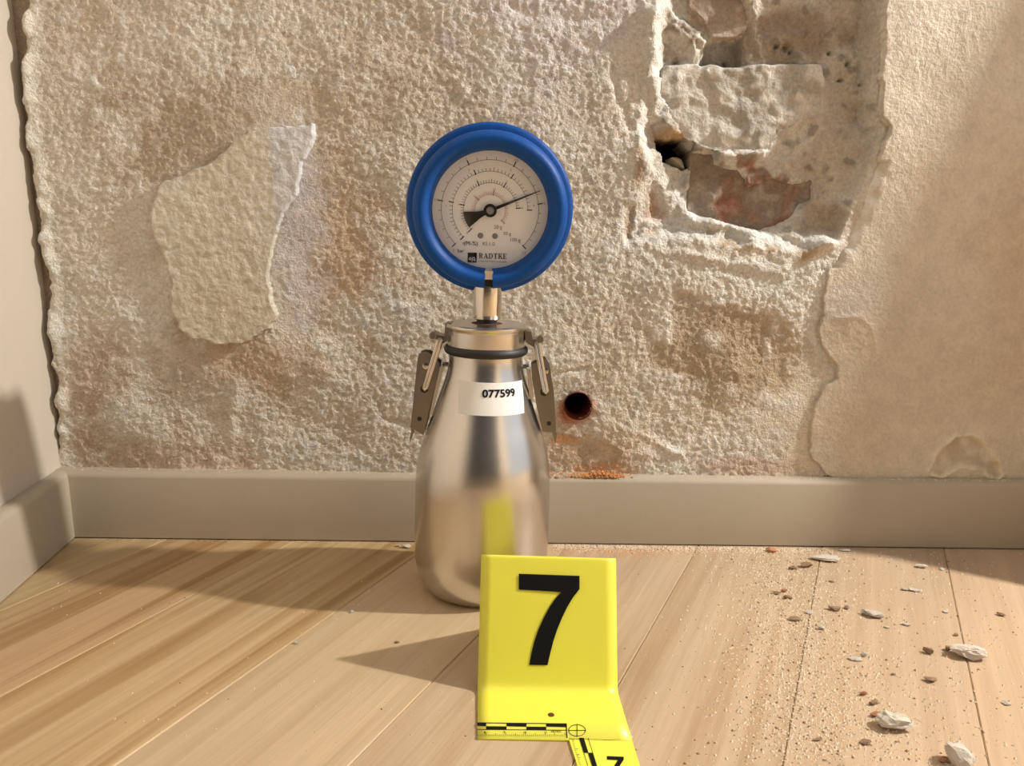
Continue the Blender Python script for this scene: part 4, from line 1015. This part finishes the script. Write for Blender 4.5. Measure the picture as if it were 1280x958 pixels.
# fine crumbs and dust, one object each
def crumbs(name, pts, mat, label, cat):
    V, Fc = [], []
    tri = [(0, 2, 4), (2, 1, 4), (1, 3, 4), (3, 0, 4)]
    for x, y, z, s in pts:
        b_ = len(V); a = random.uniform(0, 6.28); e = random.uniform(.8, 1.25)
        c, s_ = math.cos(a) * s, math.sin(a) * s
        V += [(x + c * e, y + s_ * e, z), (x - c * e, y - s_ * e, z), (x - s_ / e, y + c / e, z), (x + s_ / e, y - c / e, z), (x + c * random.uniform(-.3, .3), y, z + s * random.uniform(.7, 1.3))]
        Fc += [tuple(b_ + i for i in t) for t in tri]
    me = bpy.data.meshes.new(name); me.from_pydata(V, [], Fc); me.update()
    o = link_mesh(name, me, mat); tag(o, label, cat, kind='stuff'); return o
pts = []
for _ in range(6500):       # rubble strip running out from the wall
    t = random.random(); cx = 965 + 60 * t + random.gauss(0, 34 + 30 * t); cy = 690 + 260 * t ** 1.15 + random.gauss(0, 10)
    if cy < 688 or cy > 990: continue
    p = on_floor(cx, cy); pts.append((p.x, p.y, 0, random.choice((.0003, .0004, .0004, .0005, .0006, .0009))))
for _ in range(1800):
    p = on_floor(random.gauss(1080, 110), random.uniform(688, 975)); pts.append((p.x, p.y, 0, random.choice((.0004, .0005, .0007, .0009))))
for _ in range(900):
    p = on_floor(random.uniform(700, 1280), random.uniform(700, 975)); pts.append((p.x, p.y, 0, random.choice((.0003, .0004, .0005))))
for _ in range(150):
    p = on_floor(random.uniform(60, 620), random.uniform(680, 940)); pts.append((p.x, p.y, 0, random.choice((.0003, .0004, .0006))))
for _ in range(2600):       # drift along the baseboard
    x = random.uniform(690, 1040); p = on_floor(x, 690); pts.append((p.x, .5645 - abs(random.gauss(0, .006)), 0, random.choice((.0004, .0005, .0007))))
for _ in range(160):
    x = random.uniform(95, 520); p = on_floor(x, 690); pts.append((p.x, .5645 - abs(random.gauss(0, .002)), 0, random.choice((.0003, .0004))))
pts = [p for p in pts if p[1] < .566 and math.hypot(p[0] + .031, p[1] - .495) > .046]
for _ in range(1500):
    p = on_floor(random.gauss(988, 24), random.gauss(785, 34)); pts.append((p.x, p.y, 0, random.choice((.0002, .0003, .0003))))
fc = crumbs('plaster_crumbs', pts, M_crumb, 'scatter of fine pale plaster crumbs and dust over the floor boards', 'plaster dust')
fc.data.materials.append(M_brownchip)
mi = np.repeat((np.random.default_rng(4).random(len(pts)) < .09).astype(np.int32), 4); fc.data.polygons.foreach_set('material_index', mi)
pts = []
for _ in range(1800):
    x = random.gauss(765, 42) if random.random() < .7 else random.uniform(690, 900); p = on_floor(x, 690)
    pts.append((p.x, .558 - abs(random.gauss(0, .008)), 0, random.choice((.0003, .0004, .0005))))
pts = [p for p in pts if p[1] < .566 and math.hypot(p[0] + .031, p[1] - .495) > .046]
crumbs('brick_dust', pts, M_pinkdust, 'thin film of orange brick dust on the floor below the drilled hole', 'brick dust')
pts = []
zt = .0545
for _ in range(800):
    u = random.gauss(0, 1); x0_ = wpt(750, 597)[0] + .010 * u if random.random() < .7 else wpt(random.uniform(688, 770), 597)[0]
    pts.append((x0_, .5705 + random.uniform(-.003, .006), zt - .0006 + abs(random.gauss(0, .0022)) * math.exp(-abs(u)) , random.choice((.0005, .0007, .0009))))
crumbs('brick_dust', pts, M_orange, 'little drift of orange brick dust lying on the baseboard', 'brick dust')
# the heap proper under the dust
pts = []
for _ in range(1500):
    x = random.uniform(-.37, .40); pts.append((x, .5745 + random.uniform(-.004, .003), zt - .0006, random.choice((.0004, .0006, .0009))))
crumbs('plaster_crumbs', pts, M_crumb, 'pale plaster crumbs fallen along the top of the baseboard', 'plaster dust')
